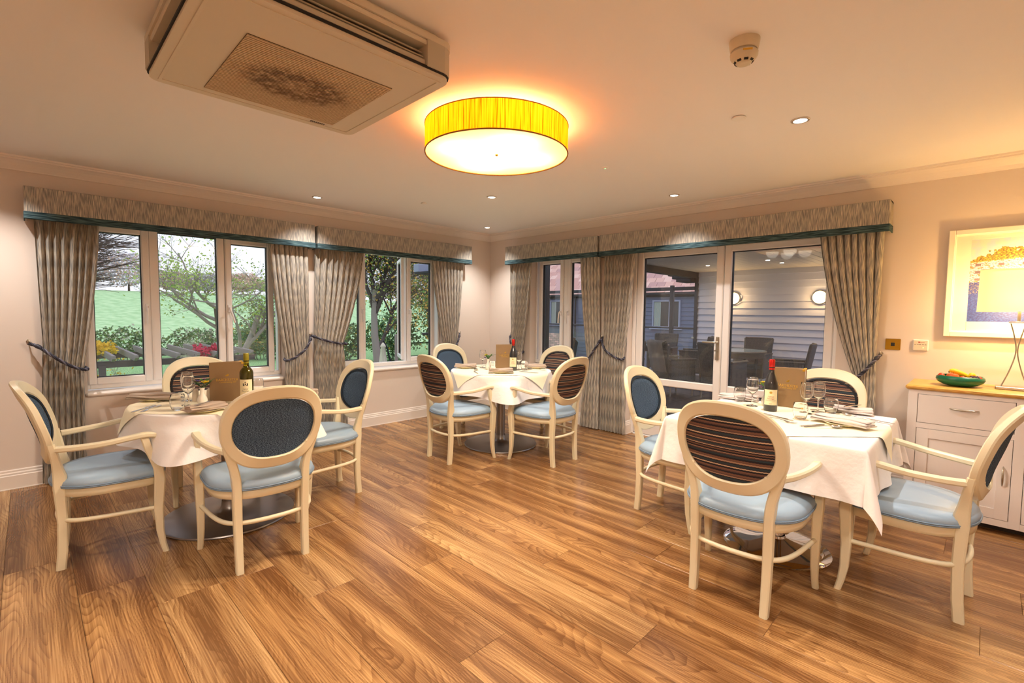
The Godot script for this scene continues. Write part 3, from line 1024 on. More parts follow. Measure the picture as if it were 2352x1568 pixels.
func air_conditioner() -> void:
	var t := thing("air_conditioner", "square ceiling mounted air conditioner with a dusty intake grille", "air conditioner", Vector3(3.035, 0, 3.825))
	var H := 0.435; var y0 := 2.238
	var rounded := func(h: float, r: float) -> PackedVector2Array:
		var p := PackedVector2Array()
		for c in [[h - r, h - r, 0.0], [-h + r, h - r, 90.0], [-h + r, -h + r, 180.0], [h - r, -h + r, 270.0]]:
			for k in 5:
				var a := deg_to_rad(c[2] + k * 22.5)
				p.append(Vector2(c[0] + r * cos(a), c[1] + r * sin(a)))
		return p
	var flat := Transform3D(Basis(Vector3.RIGHT, PI / 2), Vector3.ZERO)  # polygon plane laid level, depth downwards
	var slab := func(n: String, h: float, r: float, ya: float, yb: float, m: Material) -> void:
		var s := st()
		extrude(s, rounded.call(h, r), -yb, -ya, flat)
		part(n, s, m, t)
	slab.call("ceiling_plate", H - 0.03, 0.05, 2.375, CEIL, M.ac_body)
	slab.call("upper_casing", H, 0.05, 2.352, 2.376, M.ac_body)
	# casing corners, with a louvred outlet in each side between them
	for k in 4:
		var a := k * PI / 2
		var s := st()
		var p := PackedVector2Array([Vector2(H, H - 0.05), Vector2(H - 0.015, H - 0.018), Vector2(H - 0.05, H), Vector2(H - 0.13, H), Vector2(H - 0.13, H - 0.13), Vector2(H, H - 0.13)])
		extrude(s, p, -2.353, -(y0 + 0.016), Transform3D(Basis(Vector3.UP, a), Vector3.ZERO) * flat)
		part("corner_casing", s, M.ac_side, t)
		var o := Node3D.new()
		o.name = "air_outlet"
		t.add_child(o, true)
		o.rotation.y = a
		s = st()
		span(s, Vector3(-0.31, y0 + 0.02, 0.26), Vector3(0.31, 2.352, 0.345))
		part("duct", s, M.ac_dark, o)
		s = st()
		span(s, Vector3(-0.31, y0 + 0.016, 0.30), Vector3(0.31, y0 + 0.046, H - 0.012), 0.008)
		part("lower_lip", s, M.ac_side, o)
		s = st()
		span(s, Vector3(-0.31, 2.334, 0.30), Vector3(0.31, 2.353, H - 0.006), 0.004)
		part("upper_lip", s, M.ac_body, o)
		for q in [[2.317, 0.404], [2.298, 0.412]]:
			s = st()
			box(s, Vector3.ZERO, Vector3(0.60, 0.006, 0.05), 0.002, Transform3D(Basis(Vector3.RIGHT, 0.35), Vector3(0, q[0], q[1] - 0.02)))
			part("louvre", s, M.louvre, o)
	slab.call("lower_casing", H - 0.004, 0.05, y0 + 0.010, y0 + 0.018, M.ac_dark)
	slab.call("bottom_panel", H - 0.010, 0.045, y0 - 0.002, y0 + 0.012, M.ac_body)
	var f := st()
	rails(f, -0.395, 0.395, -0.395, 0.395, 0.012, 0.012, 0.012, 0, 0.004, 0.001)
	var fr := part("panel_moulding", f, M.ac_body, t)
	fr.rotation.x = PI / 2
	fr.position.y = y0 - 0.001
	var g := Node3D.new()
	g.name = "intake_grille"
	t.add_child(g)
	g.position = Vector3(-0.067, y0 - 0.002, -0.02)
	g.rotation.y = PI / 2
	var b := st()
	span(b, Vector3(-0.27, -0.001, -0.275), Vector3(0.27, 0.0005, 0.275))
	part("filter", b, M.ac_grille_back, g)
	var n := 44
	for k in n:
		var z := lerpf(-0.275, 0.275, (k + 0.5) / n)
		var s := st()
		s.set_smooth_group(-1)
		var w := 0.0037; var d := 0.005
		var v0 := (k + 0.2) / n; var v1 := (k + 0.8) / n
		var A := [Vector3(-0.27, 0, z - w), Vector3(0.27, 0, z - w), Vector3(0.27, -d, z - w), Vector3(-0.27, -d, z - w)]
		var B := [Vector3(-0.27, 0, z + w), Vector3(0.27, 0, z + w), Vector3(0.27, -d, z + w), Vector3(-0.27, -d, z + w)]
		for q in [[A[0], A[1], A[2], A[3], v0], [B[1], B[0], B[3], B[2], v1], [A[3], A[2], B[2], B[3], (v0 + v1) / 2]]:
			var flipu: bool = q[0].x > 0
			var u0 := Vector2(1.0 if flipu else 0.0, q[4]); var u1 := Vector2(0.0 if flipu else 1.0, q[4])
			tri(s, q[0], q[1], q[2], u0, u1, u1); tri(s, q[0], q[2], q[3], u0, u1, u0)
		part("slat", s, M.ac_grille, g)
	var w := st()
	words(w, "DAIKIN", 0.020, Transform3D(Basis(Vector3.UP, PI / 2) * Basis(Vector3.RIGHT, PI / 2), Vector3(-0.37, y0 - 0.0034, -0.23)), false, true)
	part("lettering", w, M.ink, t)


func ceiling_bits() -> void:
	var t := thing("smoke_detector", "beige domed smoke detector on the ceiling", "smoke detector", Vector3(4.285, CEIL, 2.60), 0.6)
	var s := st()
	lathe(s, [Vector2(0.047, -0.040), Vector2(0.050, -0.038), Vector2(0.054, -0.02), Vector2(0.056, -0.006), Vector2(0.056, 0)], 36)
	part("base", s, M.detector, t)
	s = st()
	lathe(s, [Vector2(0.044, -0.048), Vector2(0.046, -0.048), Vector2(0.046, -0.038)], 36)
	part("neck_ring", s, M.ac_side, t)
	s = st()
	lathe(s, [Vector2(0, -0.092), Vector2(0.016, -0.092), Vector2(0.026, -0.088), Vector2(0.030, -0.083), Vector2(0.036, -0.078), Vector2(0.046, -0.068), Vector2(0.050, -0.060), Vector2(0.051, -0.049), Vector2(0.046, -0.048)], 36)
	part("cover", s, M.detector, t)
	for k in 8:
		var a := k * TAU / 8
		s = st()
		box(s, Vector3(0, 0, 0), Vector3(0.016, 0.009, 0.003), 0.001, Transform3D(Basis(Vector3.UP, a) * Basis(Vector3.RIGHT, 0.75), Vector3(sin(a) * 0.0325, -0.0815, cos(a) * 0.0325)))
		part("vent", s, M.black, t)
	s = st()
	box(s, Vector3(0, -0.055, 0.0505), Vector3(0.034, 0.007, 0.001))
	part("sticker", s, M.gold, t)
	for q in [[4.0, 1.855, 0.036, "small white round ceiling plate near the downlight over the sideboard"], [0.993, 1.81, 0.030, "small white round ceiling plate above the garden windows"]]:
		s = st()
		lathe(s, [Vector2(0, -0.010), Vector2(q[2] * 0.92, -0.010), Vector2(q[2], -0.007), Vector2(q[2], -0.004), Vector2(q[2] - 0.006, -0.003), Vector2(q[2] - 0.006, 0)], 28)
		single("ceiling_plate", s, M.white, q[3], "ceiling plate", Vector3(q[0], CEIL, q[1]), 0, "round ceiling plates")
	t = thing("emergency_light", "tiny ceiling emergency light with a green indicator", "indicator light", Vector3(2.957, CEIL, 1.58))
	s = st()
	lathe(s, [Vector2(0, -0.007), Vector2(0.018, -0.007), Vector2(0.024, -0.004), Vector2(0.025, 0)], 24)
	part("housing", s, M.white, t)
	s = st()
	lathe(s, [Vector2(0, -0.010), Vector2(0.005, -0.009), Vector2(0.006, -0.006)], 12)
	part("led", s, M.led_green, t)


# ------------------------------------------------------------------ dining armchair (front towards +z)
func back_z(x: float, y: float) -> float:
	var zb := -0.205 - 0.03 * smoothstep(0.55, 0.80, y) - 0.075 * pow(clampf((y - 0.6) / 0.36, 0, 1), 2.0)
	return zb - 0.052 * (1.0 - pow(x / 0.245, 2.0)) * smoothstep(0.45, 0.6, y)


func oval(a: float, ax: float, ay: float, cy: float) -> Vector2:
	var e := 2.0 / 2.5
	var c := cos(a); var s := sin(a)
	var w := ax * (1.0 - 0.10 * maxf(0.0, -s))
	return Vector2(w * signf(c) * pow(absf(c), e), cy + ay * signf(s) * pow(absf(s), e))


func seat_outline(n: int, grow: float) -> Array:
	var p := []
	for k in n:
		var a := TAU * k / n
		var c := cos(a); var s := sin(a)
		var e := 2.0 / (2.3 if s < 0.0 else 5.5)
		var hx := 0.262 + grow; var hz := (0.243 if s < 0.0 else 0.232) + grow
		p.append(Vector2(hx * signf(c) * pow(absf(c), 2.0 / 2.3 if s < 0.0 else e), hz * signf(s) * pow(absf(s), e)))
	return p


func make_chair(label: String, fabric: Material, piping: Material) -> Node3D:
	var t := thing("dining_armchair", label, "chair", Vector3.ZERO, 0, "cream armchairs round the dining tables")
	var n := 56
	# seat rail
	var s := st()
	var rings := []
	for q in [[0.374, -0.014], [0.378, -0.008], [0.418, -0.008], [0.421, -0.012]]:
		rings.append(seat_outline(n, q[1]).map(func(v): return Vector3(v.x, q[0], v.y)))
	loft(s, rings, true, true)
	part("seat_rail", s, M.cream, t)
	# cushion
	s = st()
	rings = []
	for q in [[0.421, -0.016, 1.0], [0.424, -0.003, 1.0], [0.436, 0.003, 1.0], [0.452, -0.001, 1.0], [0.464, -0.012, 1.0], [0.474, -0.03, 1.0], [0.481, -0.06, 1.0], [0.487, -0.10, 1.0], [0.490, -0.16, 1.0], [0.491, -0.22, 1.0]]:
		rings.append(seat_outline(n, q[1]).map(func(v): return Vector3(v.x, q[0], v.y)))
	loft(s, rings, true, true)
	var seat := part("seat", s, M.seat, t)
	for q in [[0.4245, 0.003], [0.4315, 0.004]]:
		s = st()
		tube(s, seat_outline(n, q[1]).map(func(v): return Vector3(v.x, q[0], v.y)), 0.0035, 5, false, true)
		part("seat_piping", s, M.seat_piping, seat)
	for sx in [-1.0, 1.0]:
		# rear leg and post, one swept piece
		s = st()
		rings = []
		for q in [[0.0, 0.160, -0.208, 0.034, 0.040], [0.10, 0.161, -0.199, 0.036, 0.041], [0.24, 0.162, -0.194, 0.038, 0.042], [0.36, 0.163, -0.198, 0.040, 0.046], [0.43, 0.164, -0.200, 0.040, 0.050], [0.48, 0.166, -0.197, 0.040, 0.054], [0.52, 0.172, -0.203, 0.040, 0.044], [0.57, 0.184, -0.209, 0.041, 0.036], [0.62, 0.200, -0.217, 0.040, 0.033], [0.655, 0.210, -0.224, 0.034, 0.031]]:
			rings.append(rect_ring(Vector3(q[1] * sx, q[0], q[2]), Vector3.RIGHT, Vector3.BACK, q[3], q[4], 0.006))
		loft(s, rings, true, true, "sides")
		part("rear_leg", s, M.cream, t)
		# front leg rising to the arm
		s = st()
		rings = []
		for q in [[0.0, 0.262, 0.218, 0.027, 0.028], [0.05, 0.260, 0.206, 0.029, 0.030], [0.12, 0.259, 0.196, 0.033, 0.035], [0.24, 0.260, 0.192, 0.038, 0.042], [0.36, 0.262, 0.198, 0.042, 0.048], [0.42, 0.264, 0.202, 0.042, 0.050], [0.47, 0.266, 0.196, 0.040, 0.046], [0.52, 0.268, 0.178, 0.036, 0.040], [0.58, 0.271, 0.155, 0.032, 0.036], [0.645, 0.274, 0.140, 0.032, 0.036]]:
			rings.append(rect_ring(Vector3(q[1] * sx, q[0], q[2]), Vector3.RIGHT, Vector3.BACK, q[3], q[4], 0.006))
		loft(s, rings, true, true, "sides")
		part("front_leg", s, M.cream, t)
		# arm
		s = st()
		rings = []
		var path := smooth_path([Vector3(0.206, 0.628, -0.205), Vector3(0.236, 0.630, -0.13), Vector3(0.264, 0.638, -0.02), Vector3(0.277, 0.653, 0.075), Vector3(0.278, 0.661, 0.135), Vector3(0.272, 0.656, 0.175), Vector3(0.266, 0.643, 0.19)], 4)
		for k in path.size():
			var p: Vector3 = path[k]
			var d: Vector3 = ((path[mini(k + 1, path.size() - 1)] as Vector3) - path[maxi(k - 1, 0)]).normalized()
			var side := d.cross(Vector3.UP).normalized()
			var up := side.cross(d)
			p.x *= sx; side.x *= sx; up.x *= sx
			var q := float(k) / (path.size() - 1)
			rings.append(rect_ring(p, side, up, lerpf(0.032, 0.046, smoothstep(0.2, 0.85, q)) * (1.0 if q < 0.95 else 0.8), lerpf(0.030, 0.026, q), 0.007))
		loft(s, rings, true, true, "sides")
		part("armrest", s, M.cream, t)
	# oval back
	s = st()
	rings = []
	var N := 64
	for k in N + 1:
		var a := TAU * (k % N) / N
		var o := oval(a, 0.242, 0.217, 0.740); var i := oval(a, 0.194, 0.152, 0.737)
		var ring := []
		for q in [[0.0, 0.010], [0.10, 0.017], [0.88, 0.016], [1.0, 0.010], [1.0, -0.010], [0.88, -0.016], [0.10, -0.017], [0.0, -0.010]]:
			var m: Vector2 = i.lerp(o, q[0])
			ring.append(Vector3(m.x, m.y, back_z(m.x, m.y) + q[1]))
		rings.append(ring)
	loft(s, rings, true, false, "sides")
	part("back_frame", s, M.cream, t)
	s = st()
	var pad := func(face: float) -> void:
		sheet(s, 48, 10, func(u: float, v: float) -> Vector3:
			var m := oval(TAU * u * face, 0.194 * maxf(v, 0.002), 0.151 * maxf(v, 0.002), 0.735)
			var edge := smoothstep(1.0, 0.80, v)
			return Vector3(m.x, m.y, back_z(m.x, m.y) + face * ((0.004 + 0.016 * edge) if face > 0 else (0.003 + 0.004 * edge))),
			func(u: float, v: float) -> Vector2:
				var m := oval(TAU * u * face, 0.194 * v, 0.151 * v, 0.735)
				return Vector2(m.x * 1.4, -m.y * 1.4))
	pad.call(1.0)
	pad.call(-1.0)
	var bp := part("back_pad", s, fabric, t)
	for g in [0.187, 0.180]:
		s = st()
		tube(s, range(48).map(func(k):
			var m := oval(TAU * k / 48, g, g * 0.775, 0.735)
			return Vector3(m.x, m.y, back_z(m.x, m.y) + 0.0155)), 0.0035, 5, false, true)
		part("back_piping", s, piping, bp)
	for x in [-0.158, 0.158]:
		s = st()
		lathe(s, [Vector2(0.007, 0), Vector2(0.006, 0.004), Vector2(0, 0.006)], 10, Vector3.ZERO, Transform3D(Basis(Vector3.RIGHT, -PI / 2), Vector3(x, 0.635, back_z(x, 0.635) - 0.012)))
		part("screw_cap", s, M.cream, t)
	# bowed stretcher, one round rod from front leg to front leg behind the rear legs
	s = st()
	var U := []
	for q in [[0.258, 0.185], [0.248, 0.08], [0.236, -0.03], [0.214, -0.12], [0.178, -0.175], [0.12, -0.205], [0.06, -0.216], [0.0, -0.219]]: U.append(Vector3(q[0], 0.252, q[1]))
	for k in range(6, -1, -1): U.append(Vector3(-U[k].x, U[k].y, U[k].z))
	tube(s, smooth_path(U, 3), 0.0115, 8)
	part("stretcher", s, M.cream, t)
	return t


func chairs() -> void:
	var blue := make_chair("cream armchair with blue back pad standing side-on nearest the bare wall", M.blue_fabric, M.blue_piping)
	blue.position = Vector3(1.585, 0, 4.32)
	blue.rotation.y = PI - 0.075
	var n := "dining_armchair"
	again(blue, Vector3(2.20, 0, 3.735), -PI / 2 - 0.055, "cream armchair showing the back of its blue oval at the white wine table", n)
	again(blue, Vector3(1.63, 0, 3.15), -0.02, "cream blue-backed armchair on the middle side of the white wine table", n)
	again(blue, Vector3(0.84, 0, 1.16), PI / 2, "cream armchair with blue pad facing out in the room corner", n)
	again(blue, Vector3(4.795, 0, 1.625), -PI / 2 - 0.07, "cream blue-backed armchair side-on in front of the white sideboard", n)
	again(blue, Vector3(3.585, 0, 1.565), PI / 2, "cream armchair with blue pad in front of the handled terrace door", n)
	var stripe := make_chair("cream armchair with striped pad below the pergola window", M.stripe_fabric, M.stripe_piping)
	stripe.position = Vector3(0.985, 0, 3.695)
	stripe.rotation.y = PI / 2
	again(stripe, Vector3(1.59, 0, 1.85), PI - 0.05, "cream striped-back armchair seen from behind, left of the centre table's column", n)
	again(stripe, Vector3(2.20, 0, 1.31), -PI / 2 + 0.02, "cream striped-back armchair seen from behind, right of the centre table's column", n)
	again(stripe, Vector3(1.56, 0, 0.66), 0.0, "cream armchair with striped pad below the corner window", n)
	again(stripe, Vector3(4.22, 0, 2.165), PI, "cream armchair with its large striped back nearest the viewer at the square table", n)
	again(stripe, Vector3(4.235, 0, 0.985), 0.0, "cream armchair with striped pad in front of the tied curtain by the brass plate", n)


# ------------------------------------------------------------------ tables and cloths
const TABLE_Y := 0.752
const A := Vector3(1.575, 0, 3.73)
const B := Vector3(1.565, 0, 1.28)
const C := Vector3(4.21, 0, 1.62)


func pedestal_table(at: Vector3, base_r: float, chrome: bool, label: String) -> void:
	var t := thing("dining_table", label, "table", at, 0, "pedestal dining tables")
	var m: Material = M.chrome if chrome else M.steel
	var s := st()
	if chrome:
		lathe(s, [Vector2(0, 0.001), Vector2(base_r - 0.004, 0.001), Vector2(base_r, 0.006), Vector2(base_r - 0.008, 0.013), Vector2(base_r - 0.05, 0.021), Vector2(0.16, 0.036), Vector2(0.09, 0.05), Vector2(0.05, 0.062), Vector2(0.045, 0.075)], 64)
	else:
		lathe(s, [Vector2(0, 0.001), Vector2(base_r, 0.001), Vector2(base_r + 0.003, 0.007), Vector2(base_r, 0.014), Vector2(base_r - 0.012, 0.017), Vector2(0.2, 0.023), Vector2(0.085, 0.030), Vector2(0.062, 0.042), Vector2(0.05, 0.065), Vector2(0.046, 0.10)], 64)
	part("base", s, m, t)
	s = st()
	lathe(s, [Vector2(0.040, 0.05), Vector2(0.040, 0.70)] if chrome else [Vector2(0.043, 0.06), Vector2(0.043, 0.70)], 28)
	part("column", s, m, t)
	s = st()
	for k in 2: box(s, Vector3(0, 0.708, 0), Vector3(0.5, 0.02, 0.06), 0.004, Transform3D(Basis(Vector3.UP, k * PI / 2), Vector3.ZERO))
	part("top_support", s, M.steel, t)
	s = st()
	if chrome: box(s, Vector3(0, 0.733, 0), Vector3(0.90, 0.028, 0.90), 0.006)
	else: lathe(s, [Vector2(0, 0.719), Vector2(0.485, 0.719), Vector2(0.492, 0.724), Vector2(0.492, 0.742), Vector2(0.487, 0.747), Vector2(0, 0.747)], 64)
	part("table_top", s, M.oak, t)


func round_cloth(at: Vector3, turn: float, label: String) -> void:
	var R := 0.497; var L := 0.225
	var s := st()
	sheet(s, 192, 40, func(u: float, v: float) -> Vector3:
		var a := TAU * u
		var w := a + turn
		var r: float = lerpf(0.002, R, v / 0.4) if v < 0.4 else R
		if v < 0.4: return Vector3(r * cos(a), TABLE_Y, r * sin(a))
		var hem := L * (1.0 - 0.10 * cos(4 * w) + 0.05 * sin(3 * w + 1.0))
		var q := (v - 0.4) / 0.6
		var f := 0.62 * cos(8 * w + 0.5 * sin(2 * w)) - 0.5 * cos(4 * w) + 0.15 * sin(5 * w)
		var d := hem * q
		var lip := minf(d / 0.03, 1.0)
		var out := 0.008 * lip + d * (0.16 + 0.30 * f) * smoothstep(0.0, 0.4, q) + 0.008 * sin(13 * w) * q
		return Vector3((R + out) * cos(a), TABLE_Y - 0.004 * lip * lip - maxf(d - 0.006, 0.0) * 0.97, (R + out) * sin(a)))
	single("tablecloth", s, M.cloth, label, "tablecloth", at, 0, "white tablecloths")


func slip_cloth(at: Vector3, square: bool, label: String) -> void:
	var D := 0.645 if not square else 0.625
	var s := st()
	sheet(s, 60, 60, func(u: float, v: float) -> Vector3:
		var p := (Vector2(1, 1) * (u - 0.5) + Vector2(1, -1) * (v - 0.5)) * D * -1.0
		var top := TABLE_Y + 0.0035 + 0.0012 * sin(p.x * 31.0) * sin(p.y * 27.0)
		if square:
			var h := 0.474
			var e := maxf(absf(p.x), absf(p.y)) - h
			if e <= 0.0: return Vector3(p.x, top, p.y)
			var lip := minf(e / 0.015, 1.0)
			var o := h + 0.006 * lip + e * 0.16
			if absf(p.x) > absf(p.y): return Vector3(signf(p.x) * o, top - 0.003 * lip - e * 0.97, p.y * (1.0 - e * 0.8))
			return Vector3(p.x * (1.0 - e * 0.8), top - 0.003 * lip - e * 0.97, signf(p.y) * o)
		var R := 0.505
		var r := p.length()
		if r <= R: return Vector3(p.x, top, p.y)
		var e := r - R
		var k := (R + 0.006 * minf(e / 0.012, 1.0) + e * 0.30) / r
		return Vector3(p.x * k, top - 0.003 - e * 0.96, p.y * k))
	single("slip_cloth", s, M.slip, label, "tablecloth", at, 0, "cream slip cloths laid over the tablecloths")


func square_cloth(at: Vector3, label: String) -> void:
	var h := 0.463; var L := 0.245
	var H := h + L
	var s := st()
	sheet(s, 110, 110, func(u: float, v: float) -> Vector3:
		var p := Vector2((u - 0.5) * 2 * H, (0.5 - v) * 2 * H)
		var q := Vector2(clampf(p.x, -h, h), clampf(p.y, -h, h))
		var o := p - q
		var r := o.length()
		if r < 1e-5: return Vector3(p.x, TABLE_Y, p.y)
		var d := o / r
		var corner := absf(d.x * d.y) * 2.0
		var fold := 0.0
		if corner < 0.01:
			var along := q.y if absf(d.x) > 0.5 else q.x
			fold = 0.055 * sin(along * 13.0 + 0.7) + 0.03 * sin(along * 29.0)
		var al := 0.10 + 0.20 * corner + fold * smoothstep(0.02, 0.2, r) * (1.0 - corner)
		var lip := minf(r / 0.02, 1.0)
		return Vector3(q.x + d.x * (0.006 * lip + r * sin(al)), TABLE_Y - 0.003 * lip - maxf(r - 0.004, 0.0) * cos(al), q.y + d.y * (0.006 * lip + r * sin(al))))
	single("tablecloth", s, M.cloth, label, "tablecloth", at, 0, "white tablecloths")


func tables() -> void:
	pedestal_table(A, 0.375, false, "round table on a broad grey disc base near the pergola window")
	pedestal_table(B, 0.36, false, "round table on a grey disc base in the room corner")
	pedestal_table(C, 0.275, true, "square table on a shiny chrome base in front of the terrace doors")
	round_cloth(A, 0.0, "white cloth hanging in folds on the table with the white wine")
	round_cloth(B, 0.08, "white cloth hanging in folds on the table in the room corner")
	square_cloth(C, "white cloth with long pointed corners on the square table")
	slip_cloth(A, false, "cream slip cloth laid cornerwise on the table with the white wine")
	slip_cloth(B, false, "cream slip cloth laid cornerwise on the table in the room corner")
	slip_cloth(C, true, "cream slip cloth laid cornerwise on the square table")


# ------------------------------------------------------------------ things on the tables
var TY := TABLE_Y + 0.0048  # top of the slip cloth


func bar(s: SurfaceTool, rows: Array) -> void:
	# rows of [x, y, width, thickness] along x
	loft(s, rows.map(func(q): return rect_ring(Vector3(q[0], q[1], 0), Vector3.BACK, Vector3.UP, q[2], q[3], minf(q[2], q[3]) * 0.3)), true, true)


func make_cutlery(kind: String, at: Vector3, yaw: float, label: String) -> void:
	var s := st()
	var n := "dinner_knife"
	match kind:
		"knife":
			bar(s, [[-0.105, 0.003, 0.010, 0.004], [-0.07, 0.003, 0.013, 0.005], [-0.01, 0.003, 0.008, 0.004], [0.0, 0.003, 0.014, 0.0025], [0.06, 0.003, 0.018, 0.0022], [0.095, 0.003, 0.013, 0.002], [0.106, 0.003, 0.004, 0.002]])
		"butter":
			n = "butter_knife"
			bar(s, [[-0.08, 0.003, 0.010, 0.004], [-0.05, 0.003, 0.012, 0.005], [-0.005, 0.003, 0.007, 0.004], [0.0, 0.003, 0.012, 0.0025], [0.04, 0.003, 0.018, 0.0022], [0.07, 0.003, 0.013, 0.002], [0.08, 0.003, 0.004, 0.002]])
		"fork":
			n = "dinner_fork"
			bar(s, [[-0.10, 0.004, 0.012, 0.003], [-0.06, 0.005, 0.010, 0.003], [0.0, 0.008, 0.005, 0.003], [0.03, 0.006, 0.009, 0.003], [0.05, 0.004, 0.021, 0.0025], [0.058, 0.004, 0.021, 0.0025]])
			for k in 4: tube(s, [Vector3(0.055, 0.004, (k - 1.5) * 0.006), Vector3(0.08, 0.003, (k - 1.5) * 0.006), Vector3(0.10, 0.007, (k - 1.5) * 0.0056)], [0.0016, 0.0015, 0.0008], 5)
		"spoon":
			n = "dessert_spoon"
			bar(s, [[-0.10, 0.004, 0.012, 0.003], [-0.06, 0.005, 0.010, 0.003], [0.0, 0.009, 0.005, 0.003], [0.04, 0.010, 0.007, 0.003]])
			var rings := []
			for k in 9:
				var q := -1.0 + k / 4.0
				var w := sqrt(maxf(1.0 - q * q, 0.004))
				var ring := []
				for i in 12:
					var a := TAU * i / 12
					var deep := -0.011 * w * (0.5 - 0.5 * cos(clampf(a, 0, PI) * 2)) if a <= PI + 0.01 else -0.011 * w * sin(a - PI) - 0.0015
					ring.append(Vector3(0.065 + 0.030 * q, 0.0135 + deep, 0.020 * w * cos(a)))
				rings.append(ring)
			loft(s, rings, true, true)
	single(n, s, M.cutlery, label, "cutlery", at, yaw, "cutlery laid on the tables")


func make_napkin(at: Vector3, yaw: float, m: Material, label: String, length := 0.25) -> void:
	# three folded layers, rounded at the folds, with a little sag and twist along the length
	var s := st()
	rng.seed = int(at.x * 900 + at.z * 77)
	for lay in [[0.000, 0.092, 0.011, 0.004, 0.0], [0.010, 0.082, 0.012, 0.010, 0.7], [0.020, 0.070, 0.013, -0.006, 1.6]]:
		var rings := []
		var ph := rng.randf() * 6.0
		for k in 15:
			var q := k / 14.0
			var x: float = (q - 0.5) * length * (1.0 - 0.03 * lay[4])
			var ring := []
			var w: float = lay[1] * (1.0 + 0.06 * sin(q * 5.0 + ph)); var h: float = lay[2] * (1.0 + 0.15 * sin(q * 7.0 + ph))
			for i in 16:
				var a := TAU * i / 16
				var e := 0.45
				ring.append(Vector3(x + 0.004 * sin(a * 2 + ph), lay[0] + 0.006 + h * 0.5 * signf(sin(a)) * pow(absf(sin(a)), e) + 0.003 * sin(q * 6.0 + ph + a) * (0.3 if lay[0] == 0.0 else 1.0), lay[3] + 0.010 * sin(q * 3.0 + ph) + w * 0.5 * signf(cos(a)) * pow(absf(cos(a)), e)))
			rings.append(ring)
		loft(s, rings, true, true)
	single("folded_napkin", s, m, label, "napkin", at, yaw, "folded linen napkins")


func make_plate(at: Vector3, label: String) -> void:
	var s := st()
	lathe(s, [Vector2(0, 0.0), Vector2(0.045, 0.0), Vector2(0.048, 0.004), Vector2(0.078, 0.011), Vector2(0.08, 0.013), Vector2(0.077, 0.0135), Vector2(0.05, 0.007), Vector2(0, 0.006)], 40)
	single("side_plate", s, M.plate, label, "plate", at, 0, "cream side plates under the napkins")


func make_wine_glass(at: Vector3, label: String) -> void:
	var s := st()
	lathe(s, [Vector2(0, 0.0), Vector2(0.032, 0.0), Vector2(0.033, 0.0015), Vector2(0.030, 0.003), Vector2(0.012, 0.006), Vector2(0.0045, 0.012), Vector2(0.0038, 0.03), Vector2(0.0040, 0.066), Vector2(0.006, 0.074), Vector2(0.018, 0.084), Vector2(0.030, 0.10), Vector2(0.0355, 0.12), Vector2(0.0355, 0.138), Vector2(0.0325, 0.16), Vector2(0.0285, 0.182), Vector2(0.0279, 0.1828), Vector2(0.0273, 0.182), Vector2(0.0313, 0.16), Vector2(0.0342, 0.138), Vector2(0.0342, 0.12), Vector2(0.0288, 0.101), Vector2(0.017, 0.0865), Vector2(0.006, 0.080), Vector2(0, 0.079)], 36)
	single("wine_glass", s, M.glassware, label, "wine glass", at, 0, "stemmed wine glasses")


func make_tumbler(at: Vector3, label: String) -> void:
	var s := st()
	lathe(s, [Vector2(0, 0.0), Vector2(0.024, 0.0), Vector2(0.0275, 0.003), Vector2(0.034, 0.022), Vector2(0.0375, 0.045), Vector2(0.037, 0.066), Vector2(0.0335, 0.09), Vector2(0.0328, 0.0908), Vector2(0.0321, 0.09), Vector2(0.0356, 0.066), Vector2(0.036, 0.045), Vector2(0.0325, 0.024), Vector2(0.027, 0.013), Vector2(0.012, 0.0105), Vector2(0, 0.010)], 36)
	single("tumbler", s, M.glassware, label, "tumbler", at, 0, "water tumblers")


func curved_words(s: SurfaceTool, text: String, size: float, r: float, y: float, serif := true, bold := false, start_big := false) -> void:
	var f := SystemFont.new()
	f.font_names = PackedStringArray(["Droid Serif" if serif else "Droid Sans"])
	if bold: f.font_weight = 700
	var adv := []
	var total := 0.0
	for ch in text:
		var w: float = f.get_string_size(ch, HORIZONTAL_ALIGNMENT_LEFT, -1, 32).x / 32.0 * size
		adv.append(w)
		total += w
	var x := -total / 2.0
	for k in text.length():
		if text[k] != " ":
			var a: float = (x + adv[k] / 2.0) / r
			words(s, text[k], size, Transform3D(Basis(Vector3.UP, a), Vector3(r * sin(a), y, r * cos(a))), serif, bold)
		x += adv[k]


